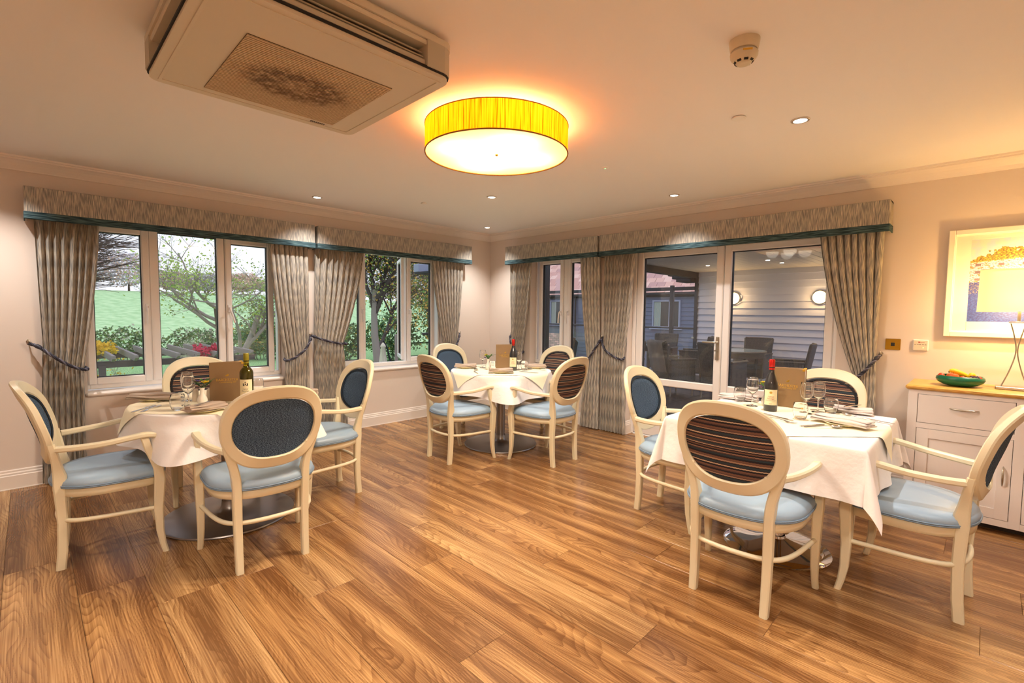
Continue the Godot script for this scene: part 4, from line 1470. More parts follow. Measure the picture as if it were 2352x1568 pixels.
func make_bottle(at: Vector3, yaw: float, red: bool, label: String) -> void:
	var t := thing("wine_bottle", label, "wine bottle", at, yaw, "wine bottles on the tables")
	var s := st()
	var R := 0.0375
	if red: lathe(s, [Vector2(0, 0.001), Vector2(R - 0.004, 0.0), Vector2(R, 0.005), Vector2(R, 0.150), Vector2(R - 0.001, 0.165), Vector2(R - 0.006, 0.185), Vector2(0.024, 0.208), Vector2(0.017, 0.228), Vector2(0.0142, 0.245), Vector2(0.0138, 0.29), Vector2(0, 0.29)], 40)
	else: lathe(s, [Vector2(0, 0.001), Vector2(R - 0.004, 0.0), Vector2(R, 0.005), Vector2(R, 0.188), Vector2(R - 0.002, 0.198), Vector2(R - 0.009, 0.211), Vector2(0.019, 0.222), Vector2(0.0150, 0.234), Vector2(0.0142, 0.29), Vector2(0, 0.29)], 40)
	part("bottle_glass", s, M.red_wine_glass if red else M.green_glass, t)
	if not red:
		s = st()
		lathe(s, [Vector2(0, 0.008), Vector2(R - 0.005, 0.008), Vector2(R - 0.0035, 0.012), Vector2(R - 0.0035, 0.180), Vector2(R - 0.006, 0.196), Vector2(0.017, 0.216), Vector2(0.0, 0.216)], 32)
		part("wine", s, M.wine_white, t)
	s = st()
	lathe(s, [Vector2(0.0150, 0.247), Vector2(0.0152, 0.262), Vector2(0.0158, 0.263), Vector2(0.0158, 0.305), Vector2(0.0145, 0.308), Vector2(0, 0.308)], 28)
	part("foil_cap", s, M.foil_red if red else M.foil_green, t)
	s = st()
	lathe(s, [Vector2(0.0160, 0.258), Vector2(0.0160, 0.263)], 28)
	part("foil_band", s, M.black, t)
	var y0 := 0.038 if red else 0.042; var y1 := 0.130 if red else 0.150
	s = st()
	sheet(s, 20, 1, func(u: float, v: float) -> Vector3:
		var a := lerpf(-1.05, 1.05, u)
		return Vector3((R + 0.0004) * sin(a), lerpf(y0, y1, v), (R + 0.0004) * cos(a)))
	var lab := part("paper_label", s, M.label_paper, t)
	s = st()
	curved_words(s, "Calvet", 0.0105, R + 0.0005, y0 + 0.050)
	curved_words(s, "Prestige", 0.0105, R + 0.0005, y0 + 0.038)
	part("lettering", s, M.ink_red if red else M.ink, lab)
	s = st()
	curved_words(s, "COTES DU RHONE VILLAGES" if red else "BORDEAUX", 0.0042, R + 0.0005, y0 + 0.027)
	part("lettering", s, M.ink, lab)
	s = st()
	if red:
		lathe(s, [Vector2(0.0075, 0), Vector2(0.0075, 0.0006), Vector2(0, 0.0008)], 18, Vector3.ZERO, Transform3D(Basis(Vector3.RIGHT, PI / 2), Vector3(0, y0 + 0.075, R + 0.0004)))
		lathe(s, [Vector2(0.0035, 0), Vector2(0, 0.002)], 6, Vector3.ZERO, Transform3D(Basis(Vector3.RIGHT, PI / 2), Vector3(0, y0 + 0.075, R + 0.0008)))
		part("emblem", s, M.ink_gold, lab)
		s = st()
		curved_words(s, "CALVET", 0.004, R + 0.0005, y0 + 0.008, false, true)
		part("lettering", s, M.ink_red, lab)
	else:
		# a crest: shield between two supporters under a crown
		for q in [[0.0, 0.084, 0.006, 0.010], [-0.011, 0.083, 0.006, 0.015], [0.011, 0.083, 0.006, 0.015], [-0.006, 0.078, 0.004, 0.004], [0.006, 0.078, 0.004, 0.004], [0.0, 0.094, 0.008, 0.004], [0.0, 0.099, 0.002, 0.006]]:
			var a: float = q[0] / R
			box(s, Vector3.ZERO, Vector3(q[2], q[3], 0.0008), 0.0003, Transform3D(Basis(Vector3.UP, a), Vector3((R + 0.0004) * sin(a), y0 + q[1] - 0.005, (R + 0.0004) * cos(a))))
		part("emblem", s, M.ink, lab)


func make_menu(at: Vector3, yaw: float, label: String) -> void:
	var t := thing("menu_folder", label, "menu", at, yaw, "standing gold-lettered menus")
	var w := 0.188; var h := 0.245
	var s := st()
	span(s, Vector3(-w / 2, 0, -0.003), Vector3(w / 2, h, 0.001), 0.0012)
	var front := part("front_cover", s, M.menu, t)
	s = st()
	var xf := Transform3D(Basis(Vector3.UP, deg_to_rad(24)), Vector3(-w / 2, 0, -0.006))
	box(s, Vector3(w / 2, h / 2, -0.002), Vector3(w, h, 0.004), 0.0012, xf)
	part("back_cover", s, M.menu, t)
	s = st()
	box(s, Vector3(w / 2, h / 2, 0.001), Vector3(w - 0.012, h - 0.012, 0.0012), 0, xf)
	part("page", s, M.menu_page, t)
	for y in [0.006, h - 0.006]:
		s = st()
		box(s, Vector3(w / 2 - 0.007, y, -0.001), Vector3(0.016, 0.014, 0.0056), 0.001)
		box(s, Vector3(w - 0.007, y, -0.002), Vector3(0.016, 0.014, 0.0056), 0.001, xf)
		part("brass_corner", s, M.gold, t)
	s = st()
	words(s, "BARCHESTER", 0.0185, Transform3D(Basis(), Vector3(0, 0.136, 0.0012)), true, false)
	part("lettering", s, M.gold, front)
	s = st()
	words(s, "Celebrating life", 0.0125, Transform3D(Basis(), Vector3(0.004, 0.121, 0.0012)), true, false, 0.28)
	part("lettering", s, M.gold, front)
	s = st()
	for q in [[-0.5, 0.010, 0.0], [0.25, 0.008, 0.003]]:
		var p := PackedVector2Array()
		for k in 14:
			var a := TAU * k / 14
			p.append(Vector2(q[1] * cos(a), q[1] * 0.42 * sin(a) * (1.0 + 0.4 * cos(a))).rotated(0.55 + q[0] * 0.5) + Vector2(q[2], 0.163 + q[2]))
		extrude(s, p, 0.0008, 0.0016)
	part("leaf_emblem", s, M.gold, front)


func make_vase(at: Vector3, yaw: float, look: int, label: String, posy_label: String) -> void:
	var s := st()
	lathe(s, [Vector2(0, 0.0), Vector2(0.018, 0.0), Vector2(0.021, 0.004), Vector2(0.027, 0.020), Vector2(0.028, 0.032), Vector2(0.022, 0.050), Vector2(0.0125, 0.066), Vector2(0.0105, 0.080), Vector2(0.0125, 0.096), Vector2(0.0145, 0.104), Vector2(0.0132, 0.104), Vector2(0.0092, 0.084), Vector2(0.0085, 0.06), Vector2(0, 0.05)], 32)
	single("bud_vase", s, M.porcelain, label, "vase", at, 0, "white bud vases")
	var t := thing("flower_posy", posy_label, "flowers", at, yaw, "small posies in the bud vases")
	rng.seed = 300 + look
	var leaf := func(base: Vector3, dir: Vector3, l: float, w: float, m: Material) -> void:
		var q := st()
		var side := dir.cross(Vector3.UP).normalized()
		if side.length() < 0.1: side = Vector3.RIGHT
		var up := side.cross(dir).normalized()
		sheet(q, 4, 6, func(u: float, v: float) -> Vector3:
			var k := sin(v * PI * 0.93 + 0.1) * w * (u - 0.5) * 2.0
			return base + dir * l * v + side * k + up * (0.25 * absf(u - 0.5) * w - 0.2 * l * v * v))
		part("leaf", q, m, t)
	var bloom := func(p: Vector3, r: float, m: Material, nm: String) -> void:
		for k in 6:
			var a := TAU * k / 6
			var q := st()
			var d := Vector3(cos(a), 0.9, sin(a)).normalized()
			var side := Vector3(-sin(a), 0, cos(a))
			sheet(q, 4, 4, func(u: float, v: float) -> Vector3:
				return p + d * r * v * 1.25 + side * (u - 0.5) * r * 1.3 * sin(v * 2.6 + 0.35) + Vector3(0, -0.3 * r * v * v, 0))
			part(nm, q, m, t)
	for k in 11:
		var a := k * 2.4 + look
		var base := Vector3(0, 0.098, 0)
		var mid := base + Vector3(cos(a) * 0.012 * (k % 3), 0.012 + 0.010 * (k % 4), sin(a) * 0.012 * (k % 3))
		var q := st()
		tube(q, [Vector3(0, 0.07, 0), base, mid], 0.0014, 5)
		part("stem", q, M.leaf, t)
		leaf.call(mid, Vector3(cos(a), 0.75 + 0.5 * sin(k * 1.7), sin(a)).normalized(), 0.042 + 0.008 * (k % 3), 0.011, M.leaf if k % 2 else M.leaf_dark)
	var spots := [[Vector3(0.024, 0.132, 0.012), 0.024, "y"], [Vector3(-0.020, 0.142, 0.006), 0.014, "p"], [Vector3(0.006, 0.150, -0.012), 0.013, "p"], [Vector3(-0.012, 0.128, 0.024), 0.013, "l" if look == 2 else "g"]]
	if look > 0: spots = [[Vector3(-0.024, 0.140, 0.010), 0.015, "y"], [Vector3(-0.036, 0.130, 0.0), 0.014, "y"], [Vector3(-0.008, 0.146, 0.014), 0.014, "y"], [Vector3(-0.030, 0.118, 0.016), 0.012, "p" if look == 1 else "l"], [Vector3(-0.022, 0.112, 0.020), 0.011, "p" if look == 1 else "l"]]
	for q in spots:
		if q[2] == "g": continue
		bloom.call(q[0], q[1], {"y": M.petal_yellow, "p": M.petal_purple, "l": M.petal_lilac}[q[2]], "petal")


func make_shaker(at: Vector3, label: String) -> void:
	var t := thing("shaker", label, "shaker", at, 0, "salt and pepper shakers")
	var s := st()
	lathe(s, [Vector2(0, 0), Vector2(0.019, 0), Vector2(0.020, 0.002), Vector2(0.0165, 0.062), Vector2(0.0145, 0.072), Vector2(0.009, 0.076), Vector2(0, 0.077)], 28)
	part("body", s, M.porcelain, t)
	s = st()
	for k in 3: lathe(s, [Vector2(0.0014, 0.0765), Vector2(0, 0.0772)], 6, Vector3(0.004 * cos(k * 2.1), 0, 0.004 * sin(k * 2.1)))
	part("holes", s, M.black, t)


func table_settings() -> void:
	var y := TY
	# --- the table with the white wine
	make_menu(Vector3(1.675, y, 3.755), deg_to_rad(70), "brown gold-lettered menu standing beside the white wine bottle")
	make_bottle(Vector3(1.815, y, 3.685), deg_to_rad(62), false, "bottle of white wine in yellow-green glass with a crest on its paper label")
	make_vase(Vector3(1.70, y, 3.895), 0.9, 0, "white bud vase with a large yellow bloom beside the white wine menu", "posy with one large yellow bloom and purple buds")
	make_shaker(Vector3(1.535, y, 3.895), "white shaker behind the stemmed glass at the white wine table")
	make_shaker(Vector3(1.565, y, 3.825), "white shaker between the vase and the menu at the white wine table")
	make_wine_glass(Vector3(1.70, y, 3.965), "stemmed glass beside the vase with the large yellow bloom")
	make_wine_glass(Vector3(1.50, y, 3.93), "stemmed glass behind the white shakers")
	make_tumbler(Vector3(1.785, y, 4.035), "tumbler next to the cutlery at the white wine table's near edge")
	make_tumbler(Vector3(1.42, y, 3.50), "tumbler to the right of the white wine bottle")
	make_plate(Vector3(1.335, y, 4.075), "cream side plate under the long taupe napkin by the bare wall")
	make_napkin(Vector3(1.34, y + 0.011, 4.075), 0.75, M.napkin, "long taupe napkin nearest the bare wall", 0.27)
	make_plate(Vector3(1.925, y, 3.93), "cream side plate under the taupe napkin holding a small knife")
	make_napkin(Vector3(1.925, y + 0.011, 3.93), 1.75, M.napkin, "taupe napkin with a small knife on it at the white wine table", 0.20)
	make_cutlery("butter", Vector3(1.905, y + 0.044, 3.93), 2.35, "small knife lying on the taupe napkin near the white wine")
	make_napkin(Vector3(1.80, y + 0.011, 3.36), 1.1, M.napkin, "taupe napkin overhanging the table behind the blue chair back", 0.22)
	make_cutlery("knife", Vector3(1.62, y, 4.165), 2.45, "knife laid along the white wine table's edge in front of the tumbler")
	make_cutlery("fork", Vector3(1.655, y, 4.14), 2.5 + PI, "fork beside the knife in front of the tumbler")
	make_cutlery("spoon", Vector3(1.40, y, 4.00), 2.2, "spoon beside the long taupe napkin")
	make_cutlery("fork", Vector3(1.93, y, 3.79), 0.1, "fork just beyond the napkin with the small knife")
	# --- the corner table
	make_menu(Vector3(1.545, y, 1.205), deg_to_rad(42), "brown gold-lettered menu standing on the room corner table")
	make_bottle(Vector3(1.70, y, 1.245), deg_to_rad(38), true, "bottle of red wine with red foil on the room corner table")
	make_vase(Vector3(1.475, y, 1.375), 0.3, 1, "white bud vase with yellow and purple flowers on the room corner table", "posy of yellow and purple flowers on the room corner table")
	make_wine_glass(Vector3(1.35, y, 1.335), "stemmed glass in front of the posy on the room corner table")
	make_wine_glass(Vector3(1.70, y, 1.165), "stemmed glass behind the red wine on the room corner table")
	make_tumbler(Vector3(1.565, y, 1.40), "tumbler in front of the posy on the room corner table")
	make_tumbler(Vector3(1.76, y, 1.145), "tumbler right of the red wine on the room corner table")
	make_plate(Vector3(1.25, y, 1.48), "cream side plate under the napkin nearest the garden on the corner table")
	make_napkin(Vector3(1.25, y + 0.011, 1.48), 0.75, M.napkin, "taupe napkin on the garden side of the room corner table", 0.22)
	make_plate(Vector3(1.77, y, 1.48), "cream side plate under the crumpled napkin in the middle of the corner table's near edge")
	make_napkin(Vector3(1.77, y + 0.011, 1.48), 0.8, M.napkin, "taupe napkin at the near edge of the room corner table", 0.23)
	make_plate(Vector3(1.72, y, 0.94), "cream side plate under the napkin beside the corner window")
	make_napkin(Vector3(1.72, y + 0.011, 0.94), 0.8, M.napkin, "taupe napkin on the window side of the room corner table", 0.22)
	make_cutlery("knife", Vector3(1.60, y, 1.645), 2.6, "knife left of the near napkin on the room corner table")
	make_cutlery("spoon", Vector3(1.40, y, 1.50), -0.35, "spoon pointing at the posy on the room corner table")
	make_cutlery("fork", Vector3(1.345, y, 1.44), 2.75, "fork beside the spoon on the room corner table")
	make_cutlery("knife", Vector3(1.92, y, 1.25), 0.25, "knife right of the red wine on the room corner table")
	make_cutlery("spoon", Vector3(1.83, y, 1.05), -2.8, "spoon by the window-side napkin on the room corner table")
	make_cutlery("fork", Vector3(1.27, y, 1.22), 1.2, "fork near the stemmed glass on the room corner table")
	# --- the square table
	make_menu(Vector3(4.150, y, 1.295), deg_to_rad(-4), "brown gold-lettered menu standing on the square table")
	make_bottle(Vector3(4.112, y, 1.485), deg_to_rad(16), true, "bottle of red wine with red foil on the square table")
	make_vase(Vector3(4.04, y, 1.33), -0.4, 2, "white bud vase behind the red wine on the square table", "posy of yellow and lilac flowers on the square table")
	make_wine_glass(Vector3(3.985, y, 1.415), "stemmed glass left of the red wine on the square table")
	make_wine_glass(Vector3(4.285, y, 1.425), "stemmed glass in front of the menu's edge on the square table")
	make_wine_glass(Vector3(4.325, y, 1.325), "stemmed glass right of the menu on the square table")
	make_tumbler(Vector3(4.305, y, 1.625), "tumbler nearest the viewer on the square table")
	make_tumbler(Vector3(4.385, y, 1.30), "tumbler beside the napkin with a small knife on the square table")
	make_tumbler(Vector3(3.87, y, 1.30), "tumbler behind the big striped chair back")
	make_plate(Vector3(4.50, y, 1.62), "cream side plate under the long pale napkin on the square table")
	make_napkin(Vector3(4.50, y + 0.011, 1.62), -0.35, M.napkin_light, "long pale napkin at the near edge of the square table", 0.27)
	make_napkin(Vector3(4.475, y + 0.002, 1.19), 0.15, M.napkin_light, "puffed pale napkin with a small knife on the square table", 0.19)
	make_cutlery("butter", Vector3(4.475, y + 0.041, 1.20), 1.2, "small knife lying on the puffed pale napkin")
	make_napkin(Vector3(3.84, y + 0.002, 1.235), 0.15, M.napkin_light, "pale napkin by the terrace doors on the square table", 0.24)
	make_cutlery("spoon", Vector3(4.445, y, 1.765), 0.75, "spoon beside the butter knife at the square table's near edge")
	make_cutlery("butter", Vector3(4.395, y, 1.755), 1.05, "butter knife beside the spoon at the square table's near edge")
	make_cutlery("knife", Vector3(4.59, y, 1.36), -0.28, "knife pointing along the far edge of the square table")
	make_cutlery("spoon", Vector3(4.53, y, 1.33), -0.28 + PI, "spoon in front of the puffed pale napkin")
	make_cutlery("fork", Vector3(4.235, y, 1.745), -0.4, "fork in front of the near tumbler on the square table")
	make_cutlery("fork", Vector3(4.365, y, 1.24), 0.5, "fork behind the tumblers on the square table")
	make_cutlery("knife", Vector3(4.20, y, 1.665), -0.45, "knife in front of the red wine on the square table")


# ------------------------------------------------------------------ sideboard, lamp, bowl, picture, plates on the wall
func sideboard() -> void:
	var t := thing("sideboard", "white sideboard with an oak top against the wall", "sideboard", Vector3(4.66, 0, 0.02))
	var W := 1.06; var D := 0.43
	var s := st()
	span(s, Vector3(0, 0.045, 0), Vector3(W, 0.846, 0.40))
	part("carcass", s, M.sideboard, t)
	s = st()
	span(s, Vector3(0.03, 0.0, 0.02), Vector3(W - 0.03, 0.05, 0.36))
	part("plinth", s, M.sideboard_gap, t)
	# face frame
	s = st()
	for q in [[0.0, 0.05, 0.045, 0.846], [0.505, 0.555, 0.045, 0.846], [1.01, 1.06, 0.045, 0.846]]: span(s, Vector3(q[0], q[2], 0.40), Vector3(q[1], q[3], D), 0.002)
	for q in [[0.05, 0.505], [0.555, 1.01]]:
		for r in [[0.045, 0.085], [0.592, 0.626], [0.818, 0.846]]: span(s, Vector3(q[0] - 0.001, r[0], 0.40), Vector3(q[1] + 0.001, r[1], D - 0.0006), 0.0)
	part("face_frame", s, M.sideboard, t)
	for x in [0.05, 0.555]:
		s = st()
		span(s, Vector3(x, 0.085, 0.396), Vector3(x + 0.455, 0.818, 0.405))
		part("gap", s, M.sideboard_gap, t)
		var dr := Node3D.new()
		dr.name = "drawer"
		t.add_child(dr, true)
		s = st()
		span(s, Vector3(x + 0.0025, 0.6285, 0.40), Vector3(x + 0.4525, 0.8155, D - 0.001), 0.0015)
		part("drawer_front", s, M.sideboard, dr)
		s = st()
		tube(s, smooth_path([Vector3(x + 0.16, 0.742, D - 0.002), Vector3(x + 0.175, 0.741, D + 0.016), Vector3(x + 0.2275, 0.739, D + 0.024), Vector3(x + 0.28, 0.741, D + 0.016), Vector3(x + 0.295, 0.742, D - 0.002)], 5), [0.003, 0.003, 0.0035, 0.004, 0.004, 0.0045, 0.005, 0.0055, 0.006, 0.006, 0.006, 0.006, 0.006, 0.0055, 0.005, 0.0045, 0.004, 0.004, 0.0035, 0.003, 0.003], 8)
		part("handle", s, M.brushed, dr)
		var d := Node3D.new()
		d.name = "door"
		t.add_child(d, true)
		s = st()
		rails(s, x + 0.0025, x + 0.4525, 0.0875, 0.5895, 0.062, 0.062, 0.062, 0.40, D - 0.001, 0.0015)
		part("door_frame", s, M.sideboard, d)
		s = st()
		span(s, Vector3(x + 0.06, 0.145, 0.40), Vector3(x + 0.395, 0.532, D - 0.011))
		part("door_panel", s, M.sideboard, d)
		var hx: float = x + 0.418 if x < 0.3 else x + 0.037
		s = st()
		tube(s, smooth_path([Vector3(hx, 0.30, D - 0.002), Vector3(hx, 0.315, D + 0.015), Vector3(hx, 0.36, D + 0.023), Vector3(hx, 0.405, D + 0.015), Vector3(hx, 0.42, D - 0.002)], 5), [0.003, 0.003, 0.0035, 0.004, 0.004, 0.0045, 0.005, 0.0055, 0.006, 0.006, 0.006, 0.006, 0.006, 0.0055, 0.005, 0.0045, 0.004, 0.004, 0.0035, 0.003, 0.003], 8)
		part("handle", s, M.brushed, d)
	s = st()
	span(s, Vector3(-0.016, 0.846, -0.004), Vector3(W + 0.016, 0.875, D + 0.02), 0.009)
	part("oak_top", s, M.oak, t)


func blob(r: float, sq := 1.0, seg := 16) -> Array:
	var p := []
	for k in 9:
		var a := -PI / 2 + PI * k / 8
		p.append(Vector2(maxf(r * cos(a), 0.0) if k % 8 else 0.0, r * sq * sin(a)))
	return p


func sideboard_things() -> void:
	var top := 0.876
	# lamp
	var t := thing("table_lamp", "lit cream shade table lamp on crossed metal hoops", "table lamp", Vector3(5.155, top, 0.24))
	var s := st()
	span(s, Vector3(-0.085, 0, -0.055), Vector3(0.085, 0.018, 0.055), 0.003)
	part("base", s, M.brushed, t)
	for sx in [-1.0, 1.0]:
		s = st()
		tube(s, smooth_path([Vector3(sx * 0.058, 0.018, 0), Vector3(sx * 0.026, 0.12, 0), Vector3(-sx * 0.004 * 0 + sx * 0.004, 0.235, 0), Vector3(sx * 0.014, 0.33, 0), Vector3(sx * 0.034, 0.418, 0)], 6), 0.0035, 8)
		part("hoop", s, M.brushed, t)
	s = st()
	span(s, Vector3(-0.045, 0.418, -0.03), Vector3(0.045, 0.43, 0.03), 0.003)
	part("gallery", s, M.chrome, t)
	s = st()
	tube(s, [Vector3(0, 0.43, 0), Vector3(0, 0.53, 0)], 0.008, 8)
	part("lamp_holder", s, M.brushed, t)
	s = st()
	lathe(s, [Vector2(0, 0.53), Vector2(0.02, 0.535), Vector2(0.03, 0.56), Vector2(0.024, 0.59), Vector2(0, 0.602)], 16)
	part("bulb", s, M.lamp_bulb, t)
	var o := OmniLight3D.new()
	o.name = "lamp_light"
	t.add_child(o)
	o.position = Vector3(0, 0.566, 0)
	o.light_color = Color(1.0, 0.80, 0.50)
	o.light_energy = 0.32
	o.light_size = 0.03
	o.omni_range = 12.0
	o.omni_attenuation = 2.0
	o.shadow_enabled = true
	s = st()
	var ring := func(k: float, y: float) -> Array:
		var p := []
		for i in 64:
			var a := TAU * i / 64
			p.append(Vector3(0.195 * k * signf(cos(a)) * pow(absf(cos(a)), 0.42), y, 0.105 * k * signf(sin(a)) * pow(absf(sin(a)), 0.42)))
		return p
	loft(s, [ring.call(1.0, 0.492), ring.call(0.985, 0.62), ring.call(0.97, 0.757)], true, false)
	part("shade", s, M.table_lamp_shade, t)
	for q in [[1.0, 0.492], [0.97, 0.757]]:
		s = st()
		tube(s, ring.call(q[0], q[1]), 0.002, 5, false, true)
		part("shade_rim", s, M.offwhite, t)
	# bowl
	var b := Vector3(4.905, top, 0.285)
	s = st()
	lathe(s, [Vector2(0, 0.001), Vector2(0.055, 0.0), Vector2(0.085, 0.008), Vector2(0.112, 0.024), Vector2(0.122, 0.043), Vector2(0.119, 0.058), Vector2(0.108, 0.068), Vector2(0.102, 0.067), Vector2(0.110, 0.056), Vector2(0.112, 0.044), Vector2(0.10, 0.026), Vector2(0.06, 0.012), Vector2(0, 0.010)], 48)
	single("fruit_bowl", s, M.bowl_green, "wide dark green bowl on the oak top", "bowl", b)
	for q in [[Vector3(-0.012, 0.058, 0.012), Vector3(-0.03, 0.104, 0.02), "banana lifting its tip highest above the green bowl", 1.0], [Vector3(0.035, 0.056, -0.02), Vector3(0.06, 0.078, -0.005), "banana lying across the back of the green bowl", 0.8], [Vector3(-0.065, 0.045, 0.012), Vector3(-0.05, 0.056, 0.03), "banana low at the edge of the green bowl behind the apple", 0.8]]:
		t = thing("banana", q[2], "banana", b, 0, "fruit in the green bowl")
		s = st()
		var c: Vector3 = q[0]; var e: Vector3 = q[1]
		var pts := smooth_path([c + Vector3(0.055, -0.012, -0.03) * q[3], c + Vector3(0.035, 0.012, -0.01) * q[3], (c + e) / 2 + Vector3(0.008, 0.008, 0), e + Vector3(-0.008, -0.006, 0.004), e + Vector3(-0.022, -0.014, 0.006)], 4)
		var rr := []
		for k in pts.size(): rr.append(0.0045 + 0.0125 * pow(sin(PI * (k + 0.6) / (pts.size() + 0.2)), 0.55))
		tube(s, pts, rr, 7)
		part("skin", s, M.banana, t)
		s = st()
		tube(s, [pts[-1], pts[-1] + Vector3(-0.006, -0.002, 0)], 0.0045, 6)
		part("tip", s, M.banana_tip, t)
	t = thing("apple", "red and orange apple at the front of the green bowl", "apple", b + Vector3(-0.035, 0.056, 0.062), 0.4, "fruit in the green bowl")
	s = st()
	lathe(s, [Vector2(0, -0.026), Vector2(0.012, -0.029), Vector2(0.026, -0.020), Vector2(0.034, 0.0), Vector2(0.033, 0.014), Vector2(0.024, 0.026), Vector2(0.012, 0.028), Vector2(0, 0.022)], 28)
	part("skin", s, M.apple, t)
	s = st()
	tube(s, [Vector3(0, 0.02, 0), Vector3(0.004, 0.034, 0)], 0.0014, 5)
	part("stalk", s, M.banana_tip, t)
	for q in [[Vector3(0.012, 0.056, 0.085), "strawberry between the apple and the grapes"], [Vector3(-0.092, 0.063, 0.03), "strawberry at the left rim of the green bowl"], [Vector3(0.088, 0.058, 0.045), "strawberry at the right rim of the green bowl"]]:
		t = thing("strawberry", q[1], "strawberry", b + q[0], 1.0, "fruit in the green bowl")
		s = st()
		lathe(s, [Vector2(0, -0.012), Vector2(0.014, -0.010), Vector2(0.019, -0.002), Vector2(0.016, 0.008), Vector2(0.008, 0.016), Vector2(0, 0.018)], 18)
		part("flesh", s, M.strawberry, t)
		s = st()
		for k in 5: box(s, Vector3(0.006, 0, 0), Vector3(0.012, 0.001, 0.004), 0, Transform3D(Basis(Vector3.UP, k * TAU / 5) * Basis(Vector3.BACK, -0.2), Vector3(0, -0.0125, 0)))
		part("calyx", s, M.leaf, t)
	for k in 9:
		s = st()
		lathe(s, blob(0.0095, 1.2), 14)
		single("grape", s, M.grape, "dark purple grape in the cluster at the front of the green bowl", "grape", b + Vector3(0.048 + 0.016 * (k % 3) + 0.004 * (k / 3), 0.056 + 0.010 * (k / 5), 0.072 - 0.014 * (k / 3)), k, "dark grapes in the green bowl")
	# picture
	t = thing("framed_picture", "large white-framed harbour painting above the sideboard", "picture", Vector3(5.27, 1.5635, 0.0))
	var w := 0.955; var h := 0.741
	s = st()
	rails(s, -w / 2, w / 2, -h / 2, h / 2, 0.036, 0.036, 0.036, 0.001, 0.036, 0.004)
	part("frame", s, M.picture_frame, t)
	s = st()
	rails(s, -w / 2 + 0.03, w / 2 - 0.03, -h / 2 + 0.03, h / 2 - 0.03, 0.012, 0.012, 0.012, 0.010, 0.030, 0.003)
	part("inner_slip", s, M.picture_mount, t)
	s = st()
	rails(s, -w / 2 + 0.035, w / 2 - 0.035, -h / 2 + 0.035, h / 2 - 0.035, 0.082, 0.072, 0.037, 0.010, 0.016, 0.0)
	part("mount", s, M.picture_mount, t)
	s = st()
	s.set_smooth_group(-1)
	var x0 := -w / 2 + 0.115; var x1 := w / 2 - 0.115; var y0 := -h / 2 + 0.105; var y1 := h / 2 - 0.070
	tri(s, Vector3(x0, y0, 0.012), Vector3(x1, y0, 0.012), Vector3(x1, y1, 0.012), Vector2(0, 1), Vector2(1, 1), Vector2(1, 0))
	tri(s, Vector3(x0, y0, 0.012), Vector3(x1, y1, 0.012), Vector3(x0, y1, 0.012), Vector2(0, 1), Vector2(1, 0), Vector2(0, 0))
	part("print", s, M.painting, t)
	s = st()
	s.set_smooth_group(-1)
	quad(s, Vector3(-w / 2 + 0.03, -h / 2 + 0.03, 0.026), Vector3(w / 2 - 0.03, -h / 2 + 0.03, 0.026), Vector3(w / 2 - 0.03, h / 2 - 0.03, 0.026), Vector3(-w / 2 + 0.03, h / 2 - 0.03, 0.026))
	part("glazing", s, M.glass_pane, t)
	# wall plates
	t = thing("blank_plate", "square brass socket plate with a black centre", "wall plate", Vector3(4.513, 1.119, 0.0))
	s = st()
	box(s, Vector3(0, 0, 0.003), Vector3(0.092, 0.084, 0.006), 0.003)
	part("plate", s, M.brass, t)
	s = st()
	box(s, Vector3(0, 0, 0.0068), Vector3(0.024, 0.026, 0.003), 0.001)
	part("insert", s, M.black, t)
	for x in [-0.032, 0.032]:
		s = st()
		lathe(s, [Vector2(0.0045, 0), Vector2(0.004, 0.001), Vector2(0, 0.0016)], 12, Vector3.ZERO, Transform3D(Basis(Vector3.RIGHT, PI / 2), Vector3(x, 0, 0.006)))
		part("screw", s, M.brass, t)
	t = thing("alarm_panel", "small white call panel with a red mark beside the brass plate", "wall panel", Vector3(4.674, 1.121, 0.0))
	s = st()
	box(s, Vector3(0, 0, 0.006), Vector3(0.089, 0.082, 0.012), 0.004)
	part("housing", s, M.white, t)
	s = st()
	box(s, Vector3(0, 0, 0.0125), Vector3(0.078, 0.070, 0.0016), 0.0006)
	part("face_plate", s, M.offwhite, t)
	s = st()
	box(s, Vector3(-0.008, 0.022, 0.0136), Vector3(0.010, 0.008, 0.0008))
	box(s, Vector3(0.010, 0.022, 0.0136), Vector3(0.026, 0.0026, 0.0008))
	part("red_mark", s, M.ink_red, t)
	s = st()
	for q in [[-0.030, 0.008], [-0.018, 0.006], [-0.004, 0.016], [0.014, 0.010], [0.028, 0.010]]: box(s, Vector3(q[0], 0.004, 0.0136), Vector3(q[1], 0.003, 0.0006))
	part("button_row", s, M.ink, t)
	s = st()
	lathe(s, [Vector2(0.004, 0), Vector2(0, 0.001)], 10, Vector3.ZERO, Transform3D(Basis(Vector3.RIGHT, PI / 2), Vector3(0.016, -0.018, 0.0133)))
	part("led", s, M.led_yellow, t)


# ------------------------------------------------------------------ the garden beyond wall_left
const G := -1.0


func leaf_mesh(size: float) -> ArrayMesh:
	var s := st()
	s.set_smooth_group(0)
	var a := Vector3(-0.5, 0, 0) * size; var b := Vector3(0, 0.12, 0.34) * size; var c := Vector3(0.5, 0, 0) * size; var d := Vector3(0, 0.12, -0.34) * size
	tri(s, a, b, c); tri(s, a, c, d)
	s.generate_normals()
	return s.commit()


